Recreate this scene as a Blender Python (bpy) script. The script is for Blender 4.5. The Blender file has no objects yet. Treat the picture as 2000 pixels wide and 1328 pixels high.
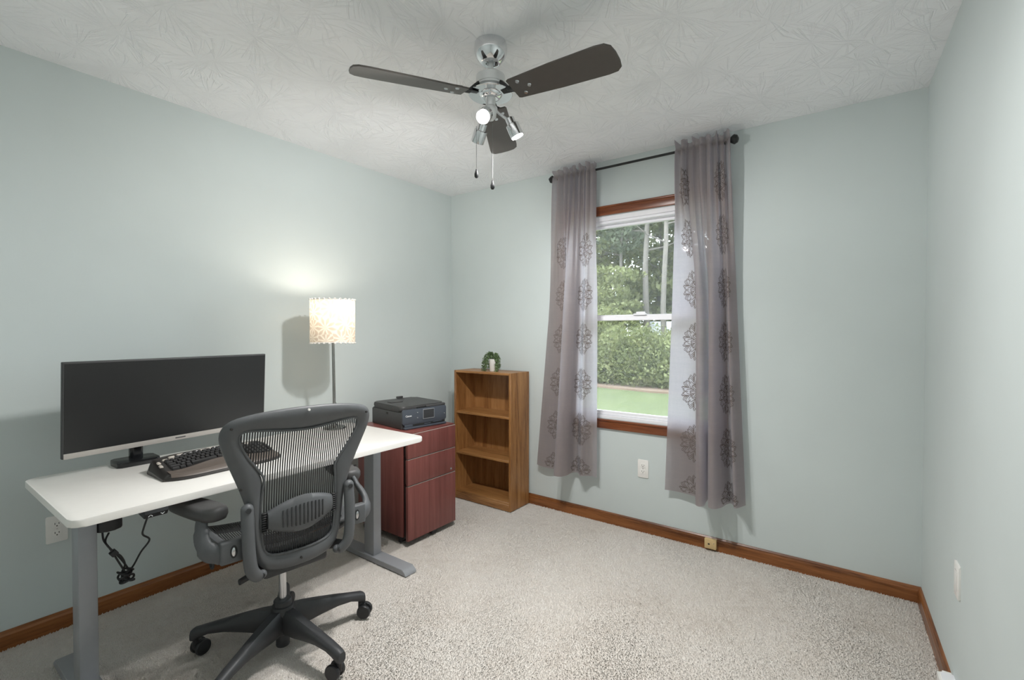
import bpy, bmesh, math, random
import numpy as np
from mathutils import Vector, Matrix

random.seed(7); RNG = np.random.default_rng(7)
R = math.radians; PI = math.pi
sc = bpy.context.scene
COL = sc.collection

# ------------------------------------------------------------------ camera, world, exposure
F_PX, YAW, TILT, ROLL = 922.0, 0.6283, 0.01692, 0.00052
CAM = Vector((2.791, -2.958, 1.2876))
_F = Vector((-math.sin(YAW)*math.cos(TILT), math.cos(YAW)*math.cos(TILT), -math.sin(TILT)))
_R0 = Vector((math.cos(YAW), math.sin(YAW), 0)); _U0 = _R0.cross(_F)
_R = _R0*math.cos(ROLL) + _U0*math.sin(ROLL); _U = _R.cross(_F)
cd = bpy.data.cameras.new('camera'); cam = bpy.data.objects.new('camera', cd); COL.objects.link(cam)
cd.sensor_width = 36; cd.lens = F_PX*36/2000; cd.clip_start = .02; cd.clip_end = 300
cam.matrix_world = Matrix.Translation(CAM) @ Matrix((_R, _U, -_F)).transposed().to_4x4()
sc.camera = cam

wd = bpy.data.worlds.new('world'); sc.world = wd; wd.use_nodes = True
wb = wd.node_tree.nodes['Background']
wb.inputs[0].default_value = (.84, .92, 1.0, 1); wb.inputs[1].default_value = 7.4
vs = sc.view_settings
vs.view_transform = 'Standard'; vs.look = 'None'; vs.gamma = 1; vs.use_curve_mapping = False
vs.exposure = 0.38
sc.cycles.use_denoising = True
sc.cycles.max_bounces = 11; sc.cycles.diffuse_bounces = 6; sc.cycles.transparent_max_bounces = 24
sc.cycles.sample_clamp_indirect = 6

FAN_W, LAMP_W = 44.0, 3.4       # power of each fan bulb and of the lamp bulb

def ray(px, py): return _F + _R*((px-1000)/F_PX) + _U*((664-py)/F_PX)
def at_x(px, py, x): d = ray(px, py); return CAM + d*((x-CAM.x)/d.x)
def at_y(px, py, y): d = ray(px, py); return CAM + d*((y-CAM.y)/d.y)
def at_z(px, py, z): d = ray(px, py); return CAM + d*((z-CAM.z)/d.z)

# ------------------------------------------------------------------ materials
def lin(c):
    return tuple((v/255/12.92 if v/255 <= .04045 else ((v/255+.055)/1.055)**2.4) for v in c)
MATS = {}
class NT:
    def __init__(s, name):
        s.m = bpy.data.materials.new(name); s.m.use_nodes = True; s.t = s.m.node_tree
        s.p = s.t.nodes['Principled BSDF']; s.out = s.t.nodes['Material Output']; MATS[name] = s.m
    def n(s, typ, **kw):
        nd = s.t.nodes.new('ShaderNode'+typ)
        for k, v in kw.items():
            if k.startswith('_'): setattr(nd, k[1:], v)
            else: nd.inputs[k.replace('__', ' ')].default_value = v
        return nd
    def l(s, a, b): s.t.links.new(a, b)
    def ramp(s, fac, stops, interp='LINEAR'):
        r = s.t.nodes.new('ShaderNodeValToRGB'); e = r.color_ramp.elements; r.color_ramp.interpolation = interp
        while len(e) < len(stops): e.new(.5)
        for i, (p, c) in enumerate(stops):
            e[i].position = p; e[i].color = (*c, 1) if len(c) == 3 else c
        s.l(fac, r.inputs[0]); return r.outputs[0]
    def coords(s, scale=(1, 1, 1), rot=(0, 0, 0), src='Object'):
        tc = s.n('TexCoord'); mp = s.n('Mapping'); mp.inputs['Scale'].default_value = scale; mp.inputs['Rotation'].default_value = rot
        s.l(tc.outputs[src], mp.inputs[0]); return mp.outputs[0]
    def noise(s, vec, scale, detail=4, rough=.55, dist=0):
        nd = s.n('TexNoise', Scale=scale, Detail=detail, Roughness=rough, Distortion=dist); s.l(vec, nd.inputs['Vector']); return nd.outputs[0]
    def bump(s, h, strength=.3, dist=.002):
        b = s.n('Bump', Strength=strength, Distance=dist); s.l(h, b.inputs['Height']); s.l(b.outputs[0], s.p.inputs['Normal']); return b
    def math(s, op, a, b=None):
        m = s.t.nodes.new('ShaderNodeMath'); m.operation = op
        for i, v in enumerate((a, b)):
            if v is None: continue
            if isinstance(v, (int, float)): m.inputs[i].default_value = v
            else: s.l(v, m.inputs[i])
        return m.outputs[0]

def plain(name, rgb, rough=.5, metal=0., var=.04, nscale=30, bump=0, spec=.5, bscale=200):
    t = NT(name); c = lin(rgb); v = t.coords()
    if var:
        n = t.noise(v, nscale, 3)
        o = t.ramp(n, [(.3, tuple(x*(1-var) for x in c)), (.7, tuple(min(1, x*(1+var)) for x in c))]); t.l(o, t.p.inputs['Base Color'])
    else: t.p.inputs['Base Color'].default_value = (*c, 1)
    t.p.inputs['Roughness'].default_value = rough; t.p.inputs['Metallic'].default_value = metal
    t.p.inputs['Specular IOR Level'].default_value = spec
    if bump: t.bump(t.noise(v, bscale, 3), bump, .001)
    return t.m
def wood(name, dark, mid, light, axis='z', rough=.35, fine=1.0, stretch=14, contrast=1.0):
    t = NT(name)
    k = {'x': (1/stretch, 1, 1), 'y': (1, 1/stretch, 1), 'z': (1, 1, 1/stretch)}[axis]
    v = t.coords(k)
    n1 = t.noise(v, 16*fine, 3, .5, 1.2); n2 = t.noise(v, 150*fine, 4, .7)
    mixv = t.math('ADD', t.math('MULTIPLY', n1, .62), t.math('MULTIPLY', n2, .38))
    w = .14/contrast
    o = t.ramp(mixv, [(.5-w, lin(dark)), (.5, lin(mid)), (.5+w, lin(light))]); t.l(o, t.p.inputs['Base Color'])
    t.p.inputs['Roughness'].default_value = rough; t.bump(n2, .08, .0008)
    return t.m

def wall_mat(name, rgb):
    t = NT(name); v = t.coords()
    c = lin(rgb); n = t.noise(v, 3, 3)
    o = t.ramp(n, [(.3, tuple(x*.985 for x in c)), (.7, tuple(x*1.015 for x in c))]); t.l(o, t.p.inputs['Base Color'])
    t.p.inputs['Roughness'].default_value = .75; t.p.inputs['Specular IOR Level'].default_value = .3
    t.bump(t.noise(v, 160, 4, .6), .12, .0012)
    return t.m
wall_mat('wall_paint', (202, 210, 209))
def ceiling_mat():
    t = NT('ceiling_texture'); tc = t.n('TexCoord'); ob = tc.outputs['Object']
    hs = []
    for sc_, off in ((3.2, 0.0), (4.1, 3.3)):
        mp = t.n('Mapping'); mp.inputs['Location'].default_value = (off, off*.7, 0); t.l(ob, mp.inputs[0])
        wn = t.n('TexNoise', Scale=3.0, Detail=2.0); t.l(mp.outputs[0], wn.inputs['Vector'])
        vo = t.n('TexVoronoi', _voronoi_dimensions='2D', Scale=sc_); t.l(mp.outputs[0], vo.inputs['Vector'])
        sub = t.n('VectorMath', _operation='SUBTRACT'); t.l(mp.outputs[0], sub.inputs[0]); t.l(vo.outputs['Position'], sub.inputs[1])
        sp = t.n('SeparateXYZ'); t.l(sub.outputs[0], sp.inputs[0])
        ang = t.math('ARCTAN2', sp.outputs[1], sp.outputs[0])
        ang = t.math('ADD', ang, t.math('MULTIPLY', wn.outputs[0], .7))
        ln = t.n('VectorMath', _operation='LENGTH'); t.l(sub.outputs[0], ln.inputs[0])
        cb = t.n('CombineXYZ'); t.l(t.math('MULTIPLY', ang, 7.5), cb.inputs[0]); t.l(t.math('MULTIPLY', ln.outputs['Value'], 20), cb.inputs[1])
        sepc = t.n('SeparateColor'); t.l(vo.outputs['Color'], sepc.inputs[0]); t.l(t.math('MULTIPLY', sepc.outputs[0], 40), cb.inputs[2])
        nz = t.noise(cb.outputs[0], 1.3, 2, .6)
        hs.append(t.ramp(nz, [(.54, (0, 0, 0)), (.62, (1, 1, 1)), (.72, (.8, .8, .8))]))
    h = t.math('ADD', hs[0], hs[1])
    h = t.math('ADD', h, t.math('MULTIPLY', t.noise(ob, 60, 3), .5))
    t.p.inputs['Base Color'].default_value = (*lin((242, 243, 245)), 1)
    t.p.inputs['Roughness'].default_value = .8; t.p.inputs['Specular IOR Level'].default_value = .2
    t.bump(h, .5, .005)
ceiling_mat()
def carpet_mat():
    t = NT('carpet_fibre'); v = t.coords()
    big = t.noise(v, 1.6, 4, .6, .4); tuft = t.noise(v, 260, 3, .75); mid = t.noise(v, 24, 4, .65)
    m = t.math('ADD', t.math('MULTIPLY', big, .35), t.math('ADD', t.math('MULTIPLY', tuft, .5), t.math('MULTIPLY', mid, .25)))
    o = t.ramp(m, [(.34, lin((206, 194, 181))), (.52, lin((240, 232, 223))), (.75, lin((250, 246, 240)))]); t.l(o, t.p.inputs['Base Color'])
    t.p.inputs['Roughness'].default_value = .95; t.p.inputs['Specular IOR Level'].default_value = .1
    t.p.inputs['Sheen Weight'].default_value = .15
    t.bump(t.math('ADD', tuft, t.math('MULTIPLY', mid, .5)), .9, .006)
carpet_mat()
wood('baseboard_wood', (86, 46, 18), (126, 76, 38), (148, 94, 52), 'x', .32, 1.2, 16, 1.2)
wood('baseboard_wood_y', (86, 46, 18), (126, 76, 38), (148, 94, 52), 'y', .32, 1.2, 16, 1.2)
wood('casing_wood', (84, 40, 18), (118, 64, 34), (136, 80, 46), 'x', .3, 1.0, 18, 1.1)
wood('casing_wood_z', (84, 40, 18), (118, 64, 34), (136, 80, 46), 'z', .3, 1.0, 18, 1.1)
wood('oak', (118, 76, 40), (156, 110, 64), (174, 128, 80), 'z', .38, .9, 12, 1.0)
wood('oak_x', (118, 76, 40), (156, 110, 64), (174, 128, 80), 'x', .38, .9, 12, 1.0)
wood('mahogany', (104, 56, 51), (120, 68, 63), (132, 80, 74), 'z', .33, 1.1, 30, .9)
plain('white_laminate', (232, 229, 224), .38, var=.01)
plain('steel_grey', (154, 156, 160), .42, .25, .02)
plain('black_plastic', (34, 35, 37), .45, var=.05)
plain('black_gloss', (24, 25, 27), .18, var=.03)
plain('graphite', (84, 86, 88), .48, var=.05, bump=.12, bscale=600)
plain('graphite_dark', (68, 67, 67), .5, var=.05, bump=.1, bscale=500)
plain('base_black', (52, 53, 55), .5, var=.05, bump=.1, bscale=500)
plain('pellicle', (38, 39, 41), .6, var=.05)
plain('pellicle_thread', (90, 90, 92), .6, var=.05)
plain('screen_black', (24, 24, 24), .38, var=.0, spec=.55)
plain('bezel_grey', (58, 58, 58), .45, var=.02)
plain('silver_plastic', (176, 170, 164), .4, .2, .02)
plain('keyboard_dark', (44, 41, 39), .35, var=.05)
plain('palm_rest', (92, 82, 75), .42, var=.04)
plain('key_black', (48, 47, 47), .3, var=.06)
plain('key_light', (176, 168, 158), .4, var=.03)
plain('printer_body', (66, 66, 66), .5, var=.05, bump=.15, bscale=700)
plain('printer_front', (72, 78, 87), .35, var=.03)
plain('printer_screen', (60, 62, 64), .15, var=.03)
plain('printer_trim', (170, 172, 176), .35, .5, .02)
plain('white_print', (235, 236, 238), .5, var=0)
plain('outlet_white', (236, 234, 230), .35, var=.01)
plain('slot_dark', (40, 38, 36), .6, var=0)
plain('jack_beige', (214, 186, 136), .4, var=.02)
plain('vinyl_white', (236, 236, 240), .35, var=.01)
plain('rod_black', (36, 38, 38), .4, .3, .03)
plain('pot_white', (226, 224, 220), .5, var=.02)
plain('fan_blade', (80, 75, 71), .42, var=.05)
plain('fan_white', (222, 223, 223), .3, .25, .01)
plain('chrome', (225, 226, 228), .07, 1.0, 0)
plain('chrome_soft', (205, 206, 208), .22, 1.0, .02)
plain('lamp_steel', (170, 168, 164), .2, 1.0, .02)
plain('chain_grey', (120, 120, 120), .5, .2, 0)
plain('soil', (60, 48, 38), .9, var=.2)
plain('bark', (94, 88, 82), .9, var=.25, nscale=8, bump=.5, bscale=20)
plain('vehicle_white', (183, 185, 188), .35, var=.01)
plain('vehicle_glass', (60, 66, 72), .1, var=0)
plain('tyre', (40, 40, 40), .8, var=.1)
plain('mulch', (100, 82, 68), .95, var=.25, nscale=20, bump=.6, bscale=40)

def leafmat(name, dark, mid, light, transl=.25):
    t = NT(name); tc = t.n('TexCoord'); n = t.noise(tc.outputs['Object'], 2.2, 5, .7)
    o = t.ramp(n, [(.32, lin(dark)), (.5, lin(mid)), (.7, lin(light))])
    t.l(o, t.p.inputs['Base Color']); t.p.inputs['Roughness'].default_value = .6; t.p.inputs['Specular IOR Level'].default_value = .25
    tr = t.n('BsdfTranslucent'); t.l(o, tr.inputs[0]); mx = t.n('MixShader'); mx.inputs[0].default_value = transl
    t.l(t.p.outputs[0], mx.inputs[1]); t.l(tr.outputs[0], mx.inputs[2]); t.l(mx.outputs[0], t.out.inputs[0]); return t.m
leafmat('leaf_shrub', (62, 69, 35), (89, 94, 54), (117, 117, 75), .35)
leafmat('leaf_tree', (80, 86, 51), (106, 111, 72), (132, 134, 95), .4)
leafmat('leaf_pine', (65, 74, 55), (86, 94, 74), (109, 116, 92), .4)
leafmat('leaf_succulent', (74, 92, 62), (108, 128, 90), (150, 164, 128), .1)
def lawn_mat():
    t = NT('lawn_grass'); v = t.coords()
    m = t.math('ADD', t.math('MULTIPLY', t.noise(v, .8, 4), .6), t.math('MULTIPLY', t.noise(v, 40, 3, .7), .4))
    o = t.ramp(m, [(.3, lin((58, 66, 32))), (.7, lin((74, 82, 42)))]); t.l(o, t.p.inputs['Base Color'])
    t.p.inputs['Roughness'].default_value = .9; t.bump(t.noise(v, 60, 3), .8, .02)
lawn_mat()
def glass_mat():
    t = NT('window_glass'); tr = t.n('BsdfTransparent'); tr.inputs[0].default_value = (.95, .97, .96, 1)
    gl = t.n('BsdfGlossy'); gl.inputs['Roughness'].default_value = .02
    fr = t.n('Fresnel', IOR=1.45); n = t.noise(t.coords(), 1, 1)
    mx = t.n('MixShader'); t.l(t.math('MULTIPLY', fr.outputs[0], t.math('ADD', t.math('MULTIPLY', n, .1), .95)), mx.inputs[0])
    t.l(tr.outputs[0], mx.inputs[1]); t.l(gl.outputs[0], mx.inputs[2])
    dz = t.n('BsdfTranslucent'); dz.inputs[0].default_value = (.9, .92, .92, 1); m2 = t.n('MixShader'); m2.inputs[0].default_value = .022   # painted-in haze: whitish veil that lifts the darks of the view
    t.l(mx.outputs[0], m2.inputs[1]); t.l(dz.outputs[0], m2.inputs[2]); t.l(m2.outputs[0], t.out.inputs[0])
glass_mat()
def cloth_mat():
    t = NT('curtain_cloth'); v = t.coords(); vx = t.coords((1, 1, .12)); vz = t.coords((.12, .12, 1))
    weave = t.math('ADD', t.noise(vx, 420, 2), t.noise(vz, 420, 2))
    slub = t.math('ADD', t.noise(vx, 60, 3), t.noise(vz, 60, 3))
    mixv = t.math('ADD', t.math('MULTIPLY', weave, .3), t.math('MULTIPLY', slub, .2))
    o = t.ramp(mixv, [(.38, lin((132, 119, 112))), (.62, lin((164, 150, 142)))])
    t.l(o, t.p.inputs['Base Color']); t.p.inputs['Roughness'].default_value = .75; t.p.inputs['Sheen Weight'].default_value = .25
    t.bump(weave, .25, .0006)
    tr = t.n('BsdfTranslucent'); tr.inputs[0].default_value = (.75, .74, .84, 1)
    mx = t.n('MixShader'); mx.inputs[0].default_value = .46; t.l(t.p.outputs[0], mx.inputs[1]); t.l(tr.outputs[0], mx.inputs[2])
    tp = t.n('BsdfTransparent'); m2 = t.n('MixShader'); t.l(t.math('MULTIPLY', weave, .07), m2.inputs[0])
    t.l(mx.outputs[0], m2.inputs[1]); t.l(tp.outputs[0], m2.inputs[2]); t.l(m2.outputs[0], t.out.inputs[0])
cloth_mat()
plain('embroidery', (112, 101, 98), .6, var=.06)
def shade_mat():
    t = NT('lace_shade'); tc = t.n('TexCoord'); uv = tc.outputs['UV']
    mp = t.n('Mapping'); mp.inputs['Scale'].default_value = (9.5, 3.0, 1); t.l(uv, mp.inputs[0])
    vo = t.n('TexVoronoi', _voronoi_dimensions='2D', Scale=1.0, Randomness=.55); t.l(mp.outputs[0], vo.inputs['Vector'])
    sub = t.n('VectorMath', _operation='SUBTRACT'); t.l(mp.outputs[0], sub.inputs[0]); t.l(vo.outputs['Position'], sub.inputs[1])
    sp = t.n('SeparateXYZ'); t.l(sub.outputs[0], sp.inputs[0]); ang = t.math('ARCTAN2', sp.outputs[1], sp.outputs[0])
    pet = t.math('SINE', t.math('MULTIPLY', ang, 9.0)); rad = t.math('SINE', t.math('MULTIPLY', vo.outputs['Distance'], 11))
    h = t.math('ADD', t.math('MULTIPLY', pet, .6), t.math('MULTIPLY', rad, .35))
    h = t.math('ADD', t.math('MULTIPLY', h, .4), .5)
    o = t.ramp(h, [(.35, lin((212, 197, 180))), (.6, lin((240, 232, 218)))]); t.l(o, t.p.inputs['Base Color'])
    t.p.inputs['Roughness'].default_value = .8; t.bump(h, .5, .003)
    tr = t.n('BsdfTranslucent'); t.l(o, tr.inputs[0]); mx = t.n('MixShader'); mx.inputs[0].default_value = .2
    t.l(t.p.outputs[0], mx.inputs[1]); t.l(tr.outputs[0], mx.inputs[2]); t.l(mx.outputs[0], t.out.inputs[0])
shade_mat()
def emit_mat(name, col, strength):
    t = NT(name); e = t.n('Emission', Strength=strength); e.inputs[0].default_value = (*col, 1)
    n = t.noise(t.coords(), 3, 1); t.l(t.math('ADD', t.math('MULTIPLY', n, .05), strength), e.inputs[1]); t.l(e.outputs[0], t.out.inputs[0])
emit_mat('bulb_cool', (1, .98, .95), 30.0); emit_mat('bulb_warm', (1, .82, .6), 6.0)

# ------------------------------------------------------------------ builders
def thing(name, label=None, cat=None, loc=(0, 0, 0), rotz=0., group=None, kind=None):
    o = bpy.data.objects.new(name, None); COL.objects.link(o); o.location = loc; o.rotation_euler = (0, 0, rotz)
    o.empty_display_size = .05
    tag(o, label, cat, group, kind); return o
def tag(o, label=None, cat=None, group=None, kind=None):
    for k, v in (('label', label), ('category', cat), ('group', group), ('kind', kind)):
        if v: o[k] = v
    return o
def local_inv(p):
    M = Matrix.Identity(4)
    while p is not None:
        M = (Matrix.Translation(p.location) @ p.rotation_euler.to_matrix().to_4x4()) @ M; p = p.parent
    return M.inverted()
def mesh_obj(name, me, mat, parent=None, smooth=True, angle=38):
    o = bpy.data.objects.new(name, me); COL.objects.link(o); o.parent = parent
    if mat: me.materials.append(MATS[mat])
    if smooth and len(me.polygons):
        me.polygons.foreach_set('use_smooth', [True]*len(me.polygons)); me.set_sharp_from_angle(angle=R(angle))
    return o
class B:
    def __init__(s): s.bm = bmesh.new()
    def _new(s, f):
        v0 = set(s.bm.verts); f(); return [v for v in s.bm.verts if v not in v0]
    def box(s, c, size, rotz=0., bevel=0., seg=2, rot=None):
        M = Matrix.Translation(c) @ (rot if rot is not None else Matrix.Rotation(rotz, 4, 'Z')) @ Matrix.Diagonal((*size, 1))
        g = bmesh.ops.create_cube(s.bm, size=1, matrix=M)
        if bevel:
            ed = list({e for v in g['verts'] for e in v.link_edges})
            bmesh.ops.bevel(s.bm, geom=ed, offset=bevel, segments=seg, affect='EDGES', profile=.5)
        return s
    def cyl(s, p0, p1, r0, r1=None, seg=24):
        r1 = r0 if r1 is None else r1; p0 = Vector(p0); p1 = Vector(p1); d = p1-p0
        M = Matrix.Translation((p0+p1)/2) @ d.to_track_quat('Z', 'Y').to_matrix().to_4x4()
        bmesh.ops.create_cone(s.bm, cap_ends=True, segments=seg, radius1=r0, radius2=r1, depth=d.length, matrix=M); return s
    def sphere(s, c, r, scale=(1, 1, 1), u=16, v=10, rot=None):
        M = Matrix.Translation(c) @ (rot or Matrix.Identity(4)) @ Matrix.Diagonal((*scale, 1))
        bmesh.ops.create_uvsphere(s.bm, u_segments=u, v_segments=v, radius=r, matrix=M); return s
    def rings(s, rings, closed=False, caps=True, wrap=True):
        vv = [[s.bm.verts.new(p) for p in r] for r in rings]; n = len(vv[0]); m = len(vv)
        for i in range(m if closed else m-1):
            a = vv[i]; b = vv[(i+1) % m]
            for j in range(n if wrap else n-1):
                s.bm.faces.new((a[j], a[(j+1) % n], b[(j+1) % n], b[j]))
        if caps and not closed and wrap:
            s.bm.faces.new(list(reversed(vv[0]))); s.bm.faces.new(vv[-1])
        return s
    def lathe(s, prof, seg=32, M=None):
        M = M or Matrix.Identity(4)
        return s.rings([[M @ Vector((max(r, 1e-4)*math.cos(2*PI*k/seg), max(r, 1e-4)*math.sin(2*PI*k/seg), z)) for k in range(seg)] for r, z in prof])
    def tube(s, pts, rad, seg=10, closed=False, flat=1.0, up=None):
        pts = [Vector(p) for p in pts]; n = len(pts); rs = []
        u = None
        for i, p in enumerate(pts):
            a = pts[(i-1) % n] if (closed or i > 0) else p; b = pts[(i+1) % n] if (closed or i < n-1) else p
            d = (b-a).normalized()
            if u is None:
                u = Vector(up) if up else (Vector((0, 0, 1)) if abs(d.z) < .9 else Vector((1, 0, 0)))
            u = (u-d*u.dot(d)).normalized(); w = d.cross(u)
            r = rad[i] if isinstance(rad, (list, tuple)) else rad
            rs.append([p+u*(r*math.cos(2*PI*k/seg))+w*(r*flat*math.sin(2*PI*k/seg)) for k in range(seg)])
        return s.rings(rs, closed=closed)
    def prism(s, poly, z0, z1, M=None, bevel=0., seg=2):
        M = M or Matrix.Identity(4)
        a = [s.bm.verts.new(M @ Vector((x, y, z0))) for x, y in poly]; b = [s.bm.verts.new(M @ Vector((x, y, z1))) for x, y in poly]
        n = len(poly); fs = [s.bm.faces.new(list(reversed(a))), s.bm.faces.new(b)]
        for i in range(n): fs.append(s.bm.faces.new((a[i], a[(i+1) % n], b[(i+1) % n], b[i])))
        if bevel:
            ed = [e for f in fs[:2] for e in f.edges]
            bmesh.ops.bevel(s.bm, geom=ed, offset=bevel, segments=seg, affect='EDGES', profile=.5)
        return s
    def face(s, pts):
        s.bm.faces.new([s.bm.verts.new(p) for p in pts]); return s
    def obj(s, name, mat, parent=None, smooth=True, angle=38, world=False, subsurf=0, kind=None, label=None):
        bmesh.ops.recalc_face_normals(s.bm, faces=s.bm.faces)
        if world and parent is not None: s.bm.transform(local_inv(parent))
        me = bpy.data.meshes.new(name); s.bm.to_mesh(me); s.bm.free()
        o = mesh_obj(name, me, mat, parent, smooth, angle)
        if subsurf:
            md = o.modifiers.new('sub', 'SUBSURF'); md.levels = md.render_levels = subsurf
            me.set_sharp_from_angle(angle=PI)
        if kind: o['kind'] = kind
        if label: o['label'] = label
        return o
def copy_tree(o, parent=None):
    c = o.copy(); COL.objects.link(c); c.parent = parent
    for ch in list(o.children): copy_tree(ch, c)
    return c
def catmull(pts, n, closed=False):
    P = np.array(pts, float); m = len(P); out = []
    segs = m if closed else m-1
    g = (lambda i: P[i % m]) if closed else (lambda i: P[min(max(i, 0), m-1)])
    for k in range(n):
        t = k/(n if closed else n-1)*segs; i = min(int(t), segs-1); f = t-i
        a, b, c, d = g(i-1), g(i), g(i+1), g(i+2)
        out.append(.5*((2*b)+(-a+c)*f+(2*a-5*b+4*c-d)*f*f+(-a+3*b-3*c+d)*f**3))
    return np.array(out)
def rrect(x0, y0, x1, y1, r, n=6):
    out = []
    for cx, cy, a0 in ((x1-r, y0+r, -90), (x1-r, y1-r, 0), (x0+r, y1-r, 90), (x0+r, y0+r, 180)):
        for k in range(n+1):
            a = R(a0+90*k/n); out.append((cx+r*math.cos(a), cy+r*math.sin(a)))
    return out
def smooth01(a, b, x):
    t = min(1, max(0, (x-a)/(b-a))); return t*t*(3-2*t)
def light(name, typ, loc, energy, color=(1, 1, 1), size=.02, parent=None):
    d = bpy.data.lights.new(name, typ); d.energy = energy; d.color = color
    if typ in ('POINT', 'SPOT'): d.shadow_soft_size = size
    o = bpy.data.objects.new(name, d); COL.objects.link(o); o.location = loc; o.parent = parent; return o

# ------------------------------------------------------------------ the room
H = 2.44; BX = 3.0593; RA = .033; YB = -3.42
XE = BX + (-YB)*math.tan(RA)
OX0, OX1, OZ0, OZ1 = 1.15, 2.145, .70, 2.072      # window opening
st = lambda o: tag(o, kind='structure')
st(B().box((1.65, YB/2, -.057), (3.7, -YB+.4, .1)).obj('floor', 'carpet_fibre', smooth=False))
st(B().box((1.65, YB/2, H+.05), (3.7, -YB+.4, .1)).obj('ceiling', 'ceiling_texture', smooth=False))
st(B().box((-.06, YB/2, H/2), (.12, -YB+.24, H)).obj('wall_left', 'wall_paint', smooth=False))
wb_ = B()
T = .12
wb_.box((OX0/2, T/2, H/2), (OX0, T, H)).box(((OX1+BX+.25)/2, T/2, H/2), (BX+.25-OX1, T, H))
wb_.box(((OX0+OX1)/2, T/2, OZ0/2), (OX1-OX0, T, OZ0)).box(((OX0+OX1)/2, T/2, (OZ1+H)/2), (OX1-OX0, T, H-OZ1))
st(wb_.obj('wall_back', 'wall_paint', smooth=False))
st(B().prism([(BX, 0), (XE, YB), (XE+.12, YB), (BX+.12, 0)], 0, H).obj('wall_right', 'wall_paint', smooth=False))
st(B().box((1.65, YB-.06, H/2), (3.7, .12, H)).obj('wall_front', 'wall_paint', smooth=False))
def bb_profile(bm, p0, p1, n, h=.07, t=.014):      # a moulded board run from p0 to p1, n points into the room
    p0 = Vector(p0); p1 = Vector(p1); n = Vector(n)
    prof = [(0, -.007), (t, -.007), (t, h*.74), (t*.8, h*.82), (t*.72, h*.9), (t*.35, h), (0, h)]
    bm.rings([[p+n*a+Vector((0, 0, b)) for a, b in prof] for p in (p0, p1)]); return bm
st(bb_profile(B(), (0, YB, 0), (0, 0, 0), (1, 0, 0)).obj('baseboard_left', 'baseboard_wood_y', angle=20))
st(bb_profile(B(), (0, 0, 0), (BX, 0, 0), (0, -1, 0)).obj('baseboard_back', 'baseboard_wood', angle=20))
st(bb_profile(B(), (BX, 0, 0), (XE, YB, 0), (-math.cos(RA), -math.sin(RA), 0)).obj('baseboard_right', 'baseboard_wood_y', angle=20))

def carpet_pile(x0=.0, x1=3.19, y0=-2.98, y1=-.003, sp=.0064):
    gx, gy = np.meshgrid(np.arange(x0, x1, sp), np.arange(y0, y1, sp)); x = gx.ravel(); y = gy.ravel(); n = len(x)
    x = x+RNG.uniform(-.003, .003, n); y = y+RNG.uniform(-.003, .003, n); ok = (x > .004) & (x < BX-y*math.tan(RA)-.004) & (y < -.004); x, y = x[ok], y[ok]; n = len(x)
    lx_ = .0022*np.sin(2.1*x+1.3*y+1)+.0018*np.sin(5.3*y-2.2*x)+.0012*np.sin(11*x+7*y); ly_ = .0022*np.sin(1.7*y-2.6*x)+.0016*np.sin(6.1*x+3*y+2)
    h = RNG.uniform(.0045, .0085, n); a = RNG.uniform(0, 6.28, n); r = RNG.uniform(.0028, .0042, n)
    V = np.zeros((n, 4, 3), np.float32)
    for k in range(3):
        V[:, k, 0] = x+r*np.cos(a+k*2.094); V[:, k, 1] = y+r*np.sin(a+k*2.094); V[:, k, 2] = -.0072
    V[:, 3, 0] = x+lx_+RNG.normal(0, .0022, n); V[:, 3, 1] = y+ly_+RNG.normal(0, .0022, n); V[:, 3, 2] = -.007+h
    F = np.array([[0, 1, 3], [1, 2, 3], [2, 0, 3]], np.int32)[None]+np.arange(n, dtype=np.int32)[:, None, None]*4
    me = bpy.data.meshes.new('carpet_pile'); me.vertices.add(4*n); me.vertices.foreach_set('co', V.ravel()); F = F.reshape(-1, 3); m = len(F)
    me.loops.add(3*m); me.loops.foreach_set('vertex_index', F.ravel()); me.polygons.add(m); me.polygons.foreach_set('loop_start', np.arange(0, 3*m, 3, dtype=np.int32)); me.polygons.foreach_set('loop_total', np.full(m, 3, np.int32))
    me.update(calc_edges=True); me.polygons.foreach_set('use_smooth', np.ones(m, bool))
    o = mesh_obj('carpet_pile', me, 'carpet_fibre', None, False); tag(o, 'short pale beige carpet pile covering the whole floor', 'carpet', kind='stuff')
carpet_pile()

def px_of(x, y):
    d = Vector((x, y, 1.2))-CAM; return 1000+F_PX*d.dot(_R)/d.dot(_F)

# window
win = thing('window_1', kind='structure', loc=((OX0+OX1)/2, 0, OZ0))
def wpart(name, boxes, mat='vinyl_white', parent=None, bevel=.003):
    b = B()
    for x0, x1, y0, y1, z0, z1 in boxes: b.box(((x0+x1)/2, (y0+y1)/2, (z0+z1)/2), (x1-x0, y1-y0, z1-z0), bevel=bevel, seg=1)
    return b.obj(name, mat, parent or win, world=True)
g = .034
wpart('frame', [(OX0, OX1, .01, .115, OZ1-.032, OZ1), (OX0, OX1, .01, .115, OZ0, OZ0+.02), (OX0, OX0+.03, .01, .115, OZ0+.02, OZ1-.032), (OX1-.03, OX1, .01, .115, OZ0+.02, OZ1-.032),
                (OX0+.03, OX1-.03, .02, .05, OZ1-.05, OZ1-.032)])
X0, X1 = OX0+.03, OX1-.03
ZR = 1.375
us = wpart('sash', [(X0, X1, .05, .105, OZ1-.05, OZ1-.03), (X0, X1, .075, .105, OZ1-.069, OZ1-.05), (X0, X1, .075, .105, ZR-.005, ZR+.03), (X0, X0+g, .075, .105, ZR+.03, OZ1-.069), (X1-g, X1, .075, .105, ZR+.03, OZ1-.069)])
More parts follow.
